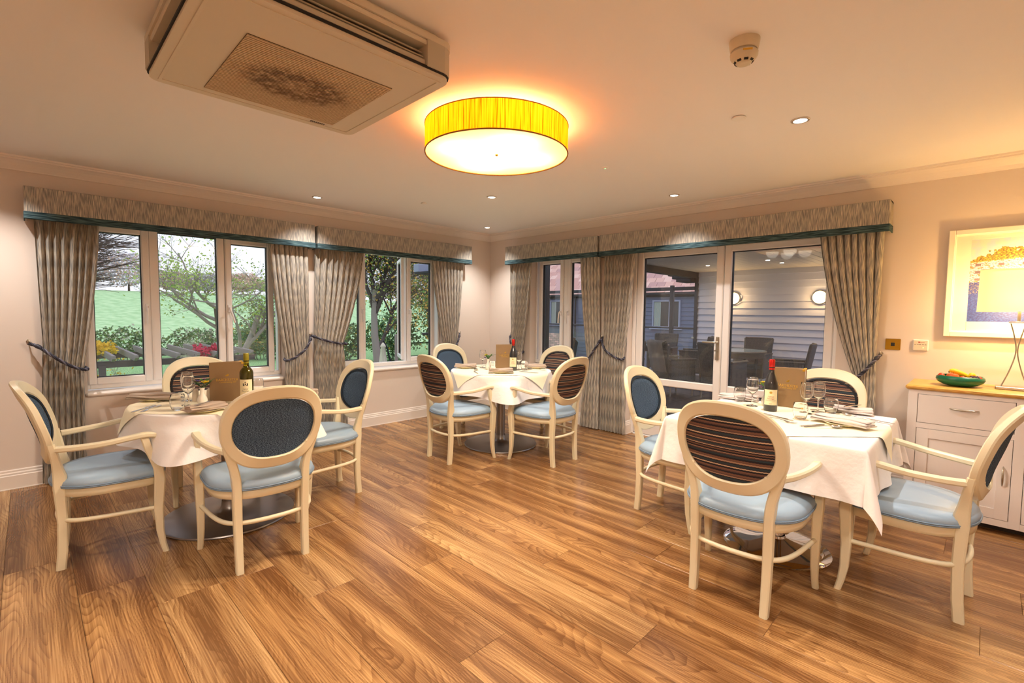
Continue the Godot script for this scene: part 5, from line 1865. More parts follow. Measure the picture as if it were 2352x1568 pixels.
func scatter_leaves(n: String, parent: Node3D, spots: Array, size: float, m: Material) -> void:
	if spots.is_empty(): return
	var mm := MultiMesh.new()
	mm.transform_format = MultiMesh.TRANSFORM_3D
	mm.mesh = leaf_mesh(size)
	mm.instance_count = spots.size()
	for k in spots.size():
		var b := Basis.from_euler(Vector3(rng.randf_range(-1.3, 1.3), rng.randf() * TAU, rng.randf_range(-1.3, 1.3))).scaled(Vector3.ONE * rng.randf_range(0.7, 1.3))
		mm.set_instance_transform(k, Transform3D(b, spots[k]))
	var o := MultiMeshInstance3D.new()
	o.name = n
	o.multimesh = mm
	o.material_override = m
	o.set_meta("kind", "stuff")
	parent.add_child(o, true)


# A branching tree; leaves: array of [material, count, size].
func tree(n: String, label: String, at: Vector3, h: float, seed_: int, opt: Dictionary) -> Node3D:
	var t := thing(n, label, "tree" if not opt.get("shrub") else "shrub", at, 0, opt.get("group", "trees and shrubs in the garden"))
	rng.seed = seed_
	var trunk := st()
	var twigs := st()
	var tips := []
	var levels: int = opt.get("levels", 4)
	var spread: float = opt.get("spread", 0.75)
	var lean: Vector3 = opt.get("lean", Vector3.ZERO)
	var thick: float = opt.get("thick", 0.03)
	var kids: int = opt.get("kids", 4)
	var queue := [[Vector3.ZERO, (Vector3.UP + lean).normalized(), h * opt.get("trunk", 0.42), h * thick, 0]]
	while queue:
		var q: Array = queue.pop_back()
		var p: Vector3 = q[0]; var d: Vector3 = q[1]; var l: float = q[2]; var r: float = q[3]; var lev: int = q[4]
		var pts := [p]; var rr := [r]
		var segs := 4 if lev < 2 else 3
		for k in segs:
			d = (d + Vector3(rng.randf_range(-1, 1), rng.randf_range(-0.6, 0.9), rng.randf_range(-1, 1)) * opt.get("twist", 0.16)).normalized()
			p += d * l / segs
			pts.append(p); rr.append(r * lerpf(1.0, 0.55, (k + 1.0) / segs))
			if lev >= levels - 2: tips.append(p)
		tube(trunk if lev == 0 else twigs, pts, rr, 8 if lev == 0 else (5 if lev < 3 else 3), false)
		if lev < levels:
			var nk := kids + (rng.randi() % 2)
			for k in nk:
				var f := rng.randf_range(0.35, 1.0) if lev > 0 else rng.randf_range(opt.get("low", 0.5), 1.0)
				var i := clampf(f * segs, 0, segs - 0.001)
				var bp: Vector3 = (pts[int(i)] as Vector3).lerp(pts[int(i) + 1], i - int(i))
				var side := Vector3(rng.randf_range(-1, 1), rng.randf_range(-0.35, 0.75), rng.randf_range(-1, 1)).normalized()
				var nd: Vector3 = (d * (1.0 - spread * 0.6) + side * spread + opt.get("pull", Vector3.ZERO) * 0.5).normalized()
				queue.append([bp, nd, l * rng.randf_range(0.5, 0.8), r * 0.5, lev + 1])
	part("trunk", trunk, opt.get("bark", M.bark), t)
	part("branches", twigs, opt.get("twig", opt.get("bark", M.bark)), t)
	for q in opt.get("leaves", []):
		var spots := []
		for k in q[1]:
			var tp: Vector3 = tips[rng.randi() % tips.size()]
			spots.append(tp + Vector3(rng.randf_range(-1, 1), rng.randf_range(-1, 1), rng.randf_range(-1, 1)) * q[3])
		scatter_leaves("foliage", t, spots, q[2], q[0])
	return t


func bush(n: String, label: String, at: Vector3, size: Vector3, seed_: int, leaves: Array, group := "garden hedge shrubs") -> void:
	var t := thing(n, label, "shrub", at, 0, group)
	rng.seed = seed_
	var s := st()
	for k in 14:
		var a := rng.randf() * TAU
		var e := Vector3(cos(a) * size.x * 0.42, size.y * rng.randf_range(0.5, 1.0), sin(a) * size.z * 0.42)
		tube(s, [Vector3(e.x * 0.3, 0, e.z * 0.3), Vector3(e.x * 0.6, e.y * 0.6, e.z * 0.5), e], [0.014, 0.01, 0.004], 4, false)
	part("stems", s, M.bark, t)
	for q in leaves:
		var spots := []
		for k in q[1]:
			var v := Vector3(rng.randf_range(-1, 1), rng.randf_range(-1, 1), rng.randf_range(-1, 1))
			while v.length() > 1.0: v = Vector3(rng.randf_range(-1, 1), rng.randf_range(-1, 1), rng.randf_range(-1, 1))
			v = v.normalized() * pow(v.length(), 0.5)
			v *= 0.78 + 0.3 * sin(v.x * 5.0 + seed_) * sin(v.z * 6.0 + v.y * 3.0)
			spots.append(Vector3(v.x * size.x * 0.5, size.y * (0.5 + 0.5 * v.y), v.z * size.z * 0.5))
		scatter_leaves("foliage", t, spots, q[2], q[0])


func far_tree(label: String, at: Vector3, w: float, h: float, seed_: int, m: Material, m2: Material) -> void:
	var t := thing("distant_tree", label, "tree", at, 0, "distant trees on the field's edge")
	rng.seed = seed_
	var s := st()
	tube(s, [Vector3(0, -0.3, 0), Vector3(0, h * 0.4, 0)], [0.12, 0.06], 6)
	part("trunk", s, M.bark, t)
	for mm in [[m, 2600], [m2, 1400]]:
		var spots := []
		for k in mm[1]:
			var v := Vector3(rng.randf_range(-1, 1), rng.randf_range(-1, 1), rng.randf_range(-1, 1))
			while v.length() > 1.0: v = Vector3(rng.randf_range(-1, 1), rng.randf_range(-1, 1), rng.randf_range(-1, 1))
			v = v.normalized() * pow(v.length(), 0.45) * (0.8 + 0.22 * sin(v.x * 6 + seed_) * cos(v.y * 5 + v.z * 4))
			spots.append(Vector3(v.x * w * 0.5, h * (0.52 + 0.48 * v.y), v.z * w * 0.5))
		scatter_leaves("foliage", t, spots, 0.24, mm[0])


func garden() -> void:
	var s := st()
	span(s, Vector3(-26, G - 0.3, -40), Vector3(-0.25, G, 20))
	structure("lawn", s, M.lawn, "green lawn below the garden windows")
	s = st()
	s.set_smooth_group(0)
	sheet(s, 30, 20, func(u: float, v: float) -> Vector3:
		var x := lerpf(-24, -66, v); var z := lerpf(30, -80, u)
		var q := smoothstep(0.0, 1.0, v)
		return Vector3(x, G - 0.05 + q * (4.35 - 0.012 * (0 - z)) - 0.2 * sin(z * 0.07), z))
	structure("field", s, M.field, "pale green field rising beyond the hedge")
	s = st()
	span(s, Vector3(-13.5, G, -14), Vector3(-3.0, G + 0.02, -1.9), 0.005)
	structure("path_gravel", s, M.gravel, "pale gravel by the folded parasol")
	# pergola
	var t := thing("pergola", "low weathered timber pergola on the lawn", "pergola", Vector3.ZERO)
	for x in [-5.0, -6.9]:
		s = st()
		span(s, Vector3(x - 0.03, 0.37, 1.55), Vector3(x + 0.03, 0.475, 4.75), 0.006)
		part("beam", s, M.dark_wood, t)
		for z in [3.80, 1.9]:
			s = st()
			span(s, Vector3(x - 0.045, G, z - 0.045), Vector3(x + 0.045, 0.40, z + 0.045), 0.006)
			part("post", s, M.dark_wood, t)
	for k in 11:
		s = st()
		var z := 1.68 + k * 0.285
		var p := PackedVector2Array([Vector2(-7.15, 0.475), Vector2(-4.85, 0.475), Vector2(-4.70, 0.53), Vector2(-4.70, 0.575), Vector2(-7.3, 0.575), Vector2(-7.3, 0.53)])
		extrude(s, p, z - 0.022, z + 0.022)
		part("rafter", s, M.weathered_wood, t)
	rng.seed = 3
	for q in [["yellow_creeper", "golden yellow creeper spilling over the pergola's far left end", Vector3(-6.2, 0.575, 3.88), Vector3(0.7, 0.26, 0.75), M.foliage_yellow, 480], ["red_creeper", "crimson creeper over the right end of the pergola", Vector3(-5.2, 0.52, 2.26), Vector3(0.5, 0.28, 0.42), M.foliage_red, 260]]:
		var c := thing(q[0], q[1], "creeper", q[2])
		s = st()
		for k in 5: tube(s, [Vector3(-0.3, -0.02, -0.3 + 0.15 * k), Vector3(0, 0.05, -0.2 + 0.1 * k), Vector3(0.3, 0.0, -0.3 + 0.15 * k)], 0.008, 4)
		part("stems", s, M.bark, c)
		var spots := []
		for k in q[5]: spots.append(Vector3(rng.randf_range(-0.5, 0.5) * q[3].x, rng.randf_range(-0.35, 0.65) * q[3].y * (1.0 - 0.5 * rng.randf()), rng.randf_range(-0.5, 0.5) * q[3].z))
		scatter_leaves("foliage", c, spots, 0.075, q[4])
	# trees
	tree("bare_tree", "tall bare grey tree with a dark trunk in the middle of the pergola window", Vector3(-15.0, G, -0.35), 7.6, 21, {"levels": 5, "kids": 3, "spread": 0.75, "trunk": 0.34, "thick": 0.018, "low": 0.25, "pull": Vector3(0, 0.15, 0.0), "bark": M.bark, "twig": M.bark_pale, "leaves": [[M.foliage_light, 1100, 0.09, 0.30]]})
	tree("leaning_tree", "leaning tree with sparse green leaves in the right light of the pergola window", Vector3(-11.0, G, 0.45), 6.4, 22, {"levels": 5, "kids": 3, "spread": 0.8, "trunk": 0.36, "thick": 0.018, "low": 0.35, "lean": Vector3(0.0, 0, -0.28), "bark": M.bark_pale, "leaves": [[M.foliage_light, 1500, 0.07, 0.25], [M.foliage_green, 500, 0.07, 0.25]]})
	tree("overhanging_tree", "bare tree reaching black twigs in from the left of the pergola window", Vector3(-8.5, G, 5.1), 6.6, 23, {"levels": 4, "kids": 7, "spread": 0.55, "trunk": 0.50, "thick": 0.016, "low": 0.5, "pull": Vector3(0.0, -0.12, -1.3), "bark": M.bark})
	tree("yellow_leaved_shrub", "slender shrub with scattered yellow leaves at the left of the pergola window", Vector3(-9.0, G, 3.75), 3.0, 24, {"levels": 4, "kids": 4, "spread": 0.8, "trunk": 0.35, "thick": 0.010, "low": 0.1, "pull": Vector3(0, 0.1, -0.25), "bark": M.bark_pale, "shrub": true, "leaves": [[M.foliage_yellow, 300, 0.055, 0.10]]})
	tree("twiggy_shrub", "pale twiggy shrub behind the white wine bottle", Vector3(-8.0, G, 0.95), 2.3, 25, {"levels": 4, "kids": 4, "spread": 0.7, "trunk": 0.2, "thick": 0.010, "low": 0.05, "bark": M.twig_pale, "shrub": true})
	tree("grey_twig_shrub", "grey tangle of twigs in front of the bare tree", Vector3(-13.5, G, 0.9), 3.4, 27, {"levels": 4, "kids": 5, "spread": 0.8, "trunk": 0.2, "thick": 0.010, "low": 0.05, "bark": M.twig_pale, "shrub": true, "leaves": [[M.foliage_olive, 500, 0.06, 0.2]]})
	tree("oak_tree", "dense oak with golden and green leaves outside the second garden window", Vector3(-9.6, G, -3.75), 8.5, 26, {"levels": 5, "kids": 5, "spread": 0.8, "trunk": 0.36, "thick": 0.018, "low": 0.3, "bark": M.bark_pale, "twig": M.bark, "leaves": [[M.foliage_gold, 5200, 0.085, 0.42], [M.foliage_green, 4200, 0.085, 0.45], [M.foliage_light, 2200, 0.085, 0.35]]})
	tree("golden_tree", "second golden oak farther right outside the second garden window", Vector3(-13.0, G, -8.6), 8.5, 28, {"levels": 4, "kids": 5, "spread": 0.8, "trunk": 0.32, "thick": 0.018, "low": 0.2, "bark": M.bark, "leaves": [[M.foliage_gold, 3600, 0.12, 0.6], [M.foliage_green, 4200, 0.12, 0.65], [M.foliage_dark, 2600, 0.12, 0.5]]})
	var HB := [[-22.0, 4.5, 1.75], [-22.0, 1.6, 1.6], [-22.3, -1.2, 1.5], [-22.0, -3.9, 1.9], [-22.2, -6.8, 1.8], [-18.5, -5.6, 1.8]]
	for k in HB.size():
		var q: Array = HB[k]
		bush("hedge_shrub", ["dark hedge shrub farthest left below the field", "hedge shrub under the yellow leaves", "hedge shrub left of the bare tree's trunk", "hedge shrub behind the bare tree", "hedge shrub right of the leaning tree", "hedge shrub at the right end of the pergola window"][k], Vector3(q[0], G, q[1]), Vector3(1.8, q[2], 3.3), 40 + k, [[M.foliage_dark, 900, 0.13], [M.foliage_green, 500, 0.13], [M.foliage_olive, 420, 0.13]])
	var OB := [[-14.5, -4.6, 2.1], [-15.0, -7.6, 2.4], [-14.0, -10.5, 2.6], [-16.5, -13.5, 3.2], [-19.0, -3.2, 1.9]]
	for k in OB.size():
		var q: Array = OB[k]
		bush("dark_hedge", ["dark hedge left of the oak trunk", "dark hedge right of the oak trunk", "dark hedge behind the folded parasol", "tall dark hedge at the right of the second garden window", "hedge between the two garden windows"][k], Vector3(q[0], G, q[1]), Vector3(2.0, q[2], 3.6), 60 + k, [[M.foliage_dark, 1500, 0.14], [M.foliage_green, 700, 0.13], [M.foliage_gold, 160, 0.12]], "dark hedges by the gravel")
	for k in 3:
		s = st()
		span(s, Vector3(-0.06, 0, -0.06), Vector3(0.06, 1.35, 0.06), 0.01)
		single("fence_post", s, M.bark_pale, ["grey fence post left of the bare tree", "grey fence post behind the bare tree", "grey fence post in the dark hedge right of the oak"][k], "post", [Vector3(-22.9, G, 0.25), Vector3(-22.9, G, -1.9), Vector3(-12.8, G, -6.4)][k], 0, "fence posts in the hedges")
	# distant trees along the far edge of the field
	var FT := [[-63, 5.5, 6.0, 2.6, "g", "o"], [-63, 1.0, 5.0, 2.6, "o", "g"], [-64, -3.6, 7.5, 4.6, "g", "r"], [-63, -7.6, 4.5, 2.6, "r", "g"], [-64, -11.0, 5.0, 2.6, "g", "o"], [-63, -15.0, 6.0, 2.9, "r", "o"], [-64, -19.5, 6.0, 2.4, "g", "r"], [-63, -24.5, 7.0, 2.6, "o", "g"], [-64, -31.0, 8.0, 3.0, "g", "o"], [-64, -39.0, 9.0, 4.0, "r", "g"], [-63, -47.0, 9.0, 4.0, "g", "o"]]
	for k in FT.size():
		var q: Array = FT[k]
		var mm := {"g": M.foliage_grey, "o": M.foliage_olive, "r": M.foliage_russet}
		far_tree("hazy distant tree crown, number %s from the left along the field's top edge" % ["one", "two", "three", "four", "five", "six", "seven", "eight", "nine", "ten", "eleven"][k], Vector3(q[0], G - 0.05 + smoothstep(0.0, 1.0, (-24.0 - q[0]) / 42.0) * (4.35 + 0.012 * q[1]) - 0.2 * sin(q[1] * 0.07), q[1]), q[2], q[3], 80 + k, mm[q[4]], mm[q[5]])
	# folded parasol
	t = thing("folded_parasol", "folded cream parasol with a curved pole standing on the gravel", "parasol", Vector3(-5.0, G, -1.22))
	s = st()
	var rings := []
	for q in [[1.59, 0.012], [1.53, 0.05], [1.49, 0.058], [1.475, 0.045], [1.1, 0.085], [0.7, 0.12], [0.45, 0.14]]:
		var ring := []
		for i in 32:
			var a := TAU * i / 32
			ring.append(Vector3(cos(a), 0, sin(a)) * q[1] * (1.0 + 0.16 * cos(8 * a)) + Vector3(0, q[0], 0))
		rings.append(ring)
	loft(s, rings, true, true)
	part("canopy", s, M.parasol_cloth, t)
	s = st()
	tube(s, smooth_path([Vector3(-0.05, 0, -0.32), Vector3(-0.05, 0.9, -0.26), Vector3(-0.03, 1.4, -0.14), Vector3(0, 1.64, 0)], 6), 0.018, 8)
	part("curved_pole", s, M.dark_frame, t)
	s = st()
	lathe(s, [Vector2(0, 0), Vector2(0.25, 0), Vector2(0.25, 0.05), Vector2(0.04, 0.07), Vector2(0.03, 0.5), Vector2(0, 0.5)], 20)
	part("foot", s, M.dark_frame, t)


# ------------------------------------------------------------------ the terrace beyond wall_right
func rattan_chair(label: String, at: Vector3, yaw: float) -> void:
	var t := thing("rattan_chair", label, "chair", at, yaw, "dark rattan chairs on the terrace")
	var s := st()
	sheet(s, 10, 10, func(u: float, v: float) -> Vector3:
		var y := lerpf(0.36, 0.90, v)
		return Vector3(lerpf(-0.24, 0.24, u) * (0.92 + 0.14 * v), y, -0.20 - 0.10 * v - 0.05 * sin(u * PI)))
	sheet(s, 10, 10, func(u: float, v: float) -> Vector3:
		var y := lerpf(0.36, 0.90, v)
		return Vector3(lerpf(0.24, -0.24, u) * (0.92 + 0.14 * v), y, -0.245 - 0.10 * v - 0.05 * sin(u * PI)))
	tube(s, range(11).map(func(k): return Vector3(lerpf(-0.255, 0.255, k / 10.0), 0.90, -0.322 - 0.05 * sin(k / 10.0 * PI))), 0.024, 8)
	for sx in [-1.0, 1.0]: tube(s, [Vector3(sx * 0.22, 0.36, -0.222), Vector3(sx * 0.254, 0.90, -0.322)], 0.024, 8)
	part("backrest", s, M.rattan, t)
	s = st()
	span(s, Vector3(-0.24, 0.34, -0.22), Vector3(0.24, 0.43, 0.24), 0.02)
	part("seat", s, M.rattan_dark, t)
	for sx in [-1.0, 1.0]:
		s = st()
		span(s, Vector3(sx * 0.235, 0.16, -0.24), Vector3(sx * 0.285, 0.62, 0.24), 0.02)
		span(s, Vector3(sx * 0.23, 0.60, -0.25), Vector3(sx * 0.295, 0.635, 0.26), 0.014)
		part("woven_side", s, M.rattan, t)
	s = st()
	span(s, Vector3(-0.24, 0.16, -0.24), Vector3(0.24, 0.36, -0.20), 0.01)
	span(s, Vector3(-0.24, 0.16, 0.19), Vector3(0.24, 0.36, 0.23), 0.01)
	part("apron", s, M.rattan, t)
	for x in [-0.24, 0.24]:
		for z in [-0.21, 0.21]:
			s = st()
			tube(s, [Vector3(x, 0, z), Vector3(x, 0.17, z)], [0.014, 0.018], 8)
			part("leg", s, M.brushed, t)


func patio_table(label: String, at: Vector3, m: Material) -> void:
	var t := thing("patio_table", label, "table", at, 0, "round tables on the terrace")
	var s := st()
	lathe(s, [Vector2(0.50, 0.685), Vector2(0.535, 0.69), Vector2(0.54, 0.71), Vector2(0.52, 0.725), Vector2(0.50, 0.722)], 40)
	part("woven_rim", s, M.rattan, t)
	s = st()
	lathe(s, [Vector2(0, 0.715), Vector2(0.505, 0.715), Vector2(0.505, 0.724), Vector2(0, 0.724)], 40)
	part("glass_top", s, m, t)
	s = st()
	lathe(s, [Vector2(0.46, 0.60), Vector2(0.50, 0.60), Vector2(0.50, 0.69), Vector2(0.46, 0.69)], 40)
	part("apron", s, M.rattan_dark, t)
	for k in 4:
		var a := PI / 4 + k * PI / 2
		s = st()
		tube(s, [Vector3(cos(a) * 0.36, 0, sin(a) * 0.36), Vector3(cos(a) * 0.43, 0.66, sin(a) * 0.43)], 0.03, 8)
		part("leg", s, M.rattan_dark, t)


func terrace() -> void:
	var Y := -0.04
	var ter := Node3D.new()
	ter.name = "terrace_pavement"
	add_child(ter)
	tag(ter, "dark slate paved terrace", "", "", "structure")
	var s := st()
	span(s, Vector3(-4.4, Y - 0.2, -6.1), Vector3(7.4, Y - 0.006, -0.25))
	part("bedding", s, M.slate_gap, ter)
	var slab := st()
	span(slab, Vector3(0.004, -0.02, 0.004), Vector3(0.596, 0, 0.596), 0.003)
	slab.generate_normals()
	var sm := slab.commit()
	rng.seed = 9
	for i in 17:
		for j in 10:
			share("slab", sm, M.slate if rng.randf() < 0.6 else M.slate_2, ter, Transform3D(Basis(), Vector3(-4.4 + i * 0.6, Y, -0.85 - j * 0.6 + 0.6 - 0.6)))
	# far wall of lapped boards
	var w := Node3D.new()
	w.name = "wall_terrace"
	add_child(w)
	tag(w, "pale grey clapboard wall across the terrace", "", "", "structure")
	var board := func(parent: Node3D, x0: float, x1: float, y: float, h: float, z: float, m: Material) -> void:
		var q := st()
		extrude(q, PackedVector2Array([Vector2(0, -0.012), Vector2(0.038, -0.012), Vector2(0.010, h - 0.012), Vector2(0, h - 0.012)]), x0, x1, Transform3D(Basis(Vector3(0, 0, 1), Vector3(0, 1, 0), Vector3(1, 0, 0)), Vector3(0, y, z)))
		part("board", q, m, parent)
	var H := 0.138
	for k in 17:
		board.call(w, 0.38, 7.4, Y + k * H, H, -5.99, M.clapboard)
	s = st()
	span(s, Vector3(0.38, Y, -6.2), Vector3(7.4, 2.4, -5.99))
	part("backing", s, M.clapboard_shade, w)
	s = st()
	span(s, Vector3(0.31, Y, -6.0), Vector3(0.385, 2.3, -5.93), 0.006)
	part("corner_post", s, M.dark_frame, w)
	# boarded soffit
	var c := Node3D.new()
	c.name = "ceiling_veranda"
	add_child(c)
	tag(c, "pale boarded veranda ceiling", "", "", "structure")
	for k in 26:
		s = st()
		var x := 0.36 + k * 0.135
		span(s, Vector3(x + 0.002, 2.262, -6.0), Vector3(x + 0.133, 2.285, -0.25), 0.004)
		part("board", s, M.soffit, c)
	s = st()
	span(s, Vector3(0.2, 2.275, -6.5), Vector3(3.87, 2.42, -0.25))
	part("roof_deck", s, M.fascia, c)
	s = st()
	span(s, Vector3(0.24, 2.13, -6.5), Vector3(0.36, 2.42, -0.25), 0.006)
	part("fascia_board", s, M.fascia, c)
	for k in 3:
		s = st()
		span(s, Vector3(-0.05 - 0.1 * k, 2.05 + 0.07 * k, -6.3), Vector3(0.30, 2.12 + 0.07 * k, -5.75), 0.01)
		part("corbel", s, M.fascia, c)
	for q in [[1.15, -4.6], [2.3, -4.3], [2.35, -4.9], [3.6, -3.4]]:
		var d := thing("veranda_downlight", ["small lit downlight over the open side of the veranda", "small lit downlight in the veranda ceiling nearest the doors", "small lit downlight in the veranda ceiling by the boarded wall", "small downlight of the veranda hidden by the curtain"][[1.15, 2.3, 2.35, 3.6].find(q[0])], "downlight", Vector3(q[0], 2.262, q[1]), 0, "veranda downlights")
		s = st()
		lathe(s, [Vector2(0, -0.006), Vector2(0.03, -0.006), Vector2(0.034, 0)], 16)
		part("lamp", s, M.terrace_spot_lamp, d)
		var l := SpotLight3D.new()
		l.name = "spot_light"
		d.add_child(l)
		l.position.y = -0.012
		l.rotation.x = -PI / 2
		l.spot_angle = 55
		l.spot_angle_attenuation = 0.8
		l.light_energy = 0.45
		l.light_color = Color(1, 0.92, 0.82)
		l.light_size = 0.02
		l.spot_range = 10.0
		l.shadow_enabled = true
	for q in [[1.17, "round lit wall light on the terrace boards seen at the edge of the right door"], [2.74, "round lit wall light on the terrace boards half behind the tied curtain"]]:
		var d := thing("round_wall_light", q[1], "wall light", Vector3(q[0], 1.675, -5.965), 0, "round wall lights on the terrace")
		s = st()
		lathe(s, [Vector2(0.135, 0), Vector2(0.14, 0.02), Vector2(0.13, 0.05), Vector2(0.12, 0.055)], 32, Vector3.ZERO, Transform3D(Basis(Vector3.RIGHT, PI / 2), Vector3.ZERO))
		part("rim", s, M.brushed, d)
		s = st()
		lathe(s, [Vector2(0.122, 0.04), Vector2(0.11, 0.07), Vector2(0.07, 0.09), Vector2(0, 0.098)], 32, Vector3.ZERO, Transform3D(Basis(Vector3.RIGHT, PI / 2), Vector3.ZERO))
		part("lamp_globe", s, M.terrace_lamp, d)
		var o := OmniLight3D.new()
		o.name = "wall_light_lamp"
		d.add_child(o)
		o.position = Vector3(0, 0, 0.13)
		o.light_energy = 0.22
		o.light_size = 0.1
		o.light_color = Color(1.0, 0.82, 0.55)
		o.omni_range = 8.0
		o.shadow_enabled = true
	# railing: dark posts, rail and glass
	var t := thing("glass_railing", "dark framed glass railing along the terrace edge", "railing", Vector3.ZERO)
	for x in [-4.3, -2.3, -0.22]:
		s = st()
		span(s, Vector3(x - 0.04, Y, -5.98), Vector3(x + 0.04, 1.99, -5.90), 0.005)
		part("post", s, M.dark_frame, t)
	s = st()
	tube(s, [Vector3(-4.3, 1.01, -5.94), Vector3(0.32, 1.01, -5.94)], 0.022, 10)
	part("handrail", s, M.dark_frame, t)
	s = st()
	span(s, Vector3(-4.3, 1.87, -5.97), Vector3(0.32, 1.95, -5.91), 0.004)
	part("top_beam", s, M.dark_frame, t)
	for q in [[-4.24, -2.36], [-2.24, -0.28], [-0.16, 0.30]]:
		s = st()
		s.set_smooth_group(-1)
		quad(s, Vector3(q[0], 0.06, -5.94), Vector3(q[1], 0.06, -5.94), Vector3(q[1], 0.95, -5.94), Vector3(q[0], 0.95, -5.94))
		part("glass_panel", s, M.glass_pane, t)
		for x in [q[0], q[1]]:
			for y in [0.25, 0.80]:
				s = st()
				box(s, Vector3(x, y, -5.935), Vector3(0.05, 0.05, 0.03), 0.008)
				part("glass_clamp", s, M.brushed, t)
	t = thing("side_railing", "dark rail and fascia of the terrace seen through the second garden window", "railing", Vector3.ZERO)
	s = st()
	tube(s, [Vector3(-2.3, 0.92, -0.45), Vector3(-2.3, 0.92, -3.2)], 0.025, 10)
	part("handrail", s, M.dark_frame, t)
	s = st()
	span(s, Vector3(-2.36, 2.03, -2.4), Vector3(-2.2, 2.17, -0.30), 0.006)
	part("canopy_edge", s, M.window_frame_blue, t)
	s = st()
	span(s, Vector3(-2.32, 1.99, -2.4), Vector3(-1.9, 2.03, -0.30), 0.004)
	part("canopy_soffit", s, M.fascia, t)
	for z in [-3.15]:
		s = st()
		span(s, Vector3(-2.34, Y - 0.9, z - 0.035), Vector3(-2.27, 2.0 if z > -1 else 0.92, z + 0.035), 0.005)
		part("post", s, M.dark_frame, t)
	t = thing("dark_post", "thick dark post outside the corner window", "post", Vector3(-1.20, Y, -2.6))
	s = st()
	span(s, Vector3(-0.055, 0, -0.055), Vector3(0.055, 2.6, 0.055), 0.006)
	part("shaft", s, M.fascia, t)
	s = st()
	span(s, Vector3(-0.08, 0, -0.08), Vector3(0.08, 0.02, 0.08), 0.004)
	part("base_plate", s, M.fascia, t)
	# furniture
	patio_table("round glass topped terrace table by the railing", Vector3(-0.25, Y, -4.75), M.frosted_glass)
	patio_table("round terrace table in front of the boarded wall", Vector3(1.72, Y, -4.55), M.frosted_glass)
	rattan_chair("rattan chair at the left edge of the handled door", Vector3(0.62, Y, -2.55), -2.3)
	rattan_chair("rattan chair draped with a grey blanket", Vector3(1.22, Y, -3.18), 2.6)
	rattan_chair("rattan chair with its woven back nearest the door handle", Vector3(1.98, Y, -3.35), 3.0)
	rattan_chair("rattan chair behind the glass topped table by the railing", Vector3(-0.2, Y, -5.5), 0.2)
	rattan_chair("rattan chair beside the dark corner post", Vector3(0.66, Y, -5.2), -1.3)
	rattan_chair("rattan chair between the round table and the boarded wall", Vector3(1.78, Y, -5.35), 0.0)
	rattan_chair("rattan chair turned sideways in front of the boarded wall", Vector3(2.72, Y, -4.15), -1.4)
	rattan_chair("rattan chair with a pale blue throw outside the corner window", Vector3(-0.72, Y, -2.3), -0.7)
	s = st()
	sheet(s, 10, 24, func(u: float, v: float) -> Vector3:
		var x := lerpf(-0.25, 0.25, u)
		if v < 0.45: return Vector3(x, lerpf(0.40, 0.935, v / 0.45), -0.29 - 0.12 * v / 0.45 - 0.05 * sin(u * PI) + 0.01 * sin(u * 20))
		return Vector3(x, 0.935 - (v - 0.45) * 0.7, -0.36 + 0.02 + 0.06 * minf((v - 0.45) * 8.0, 1.0) + 0.01 * sin(u * 14)))
	single("blanket", s, M.blanket, "grey blanket over the back of a terrace chair", "blanket", Vector3(1.22, Y, -3.18), 2.6)
	s = st()
	sheet(s, 8, 16, func(u: float, v: float) -> Vector3:
		var x := lerpf(-0.26, 0.26, u)
		if v < 0.5: return Vector3(x, lerpf(0.2, 0.935, v / 0.5), -0.29 - 0.12 * v / 0.5 - 0.05 * sin(u * PI))
		return Vector3(x, 0.935 - (v - 0.5) * 0.7, -0.30))
	single("throw", s, M.cushion_blue, "pale blue throw on the chair outside the corner window", "blanket", Vector3(-0.72, Y, -2.3), -0.7)


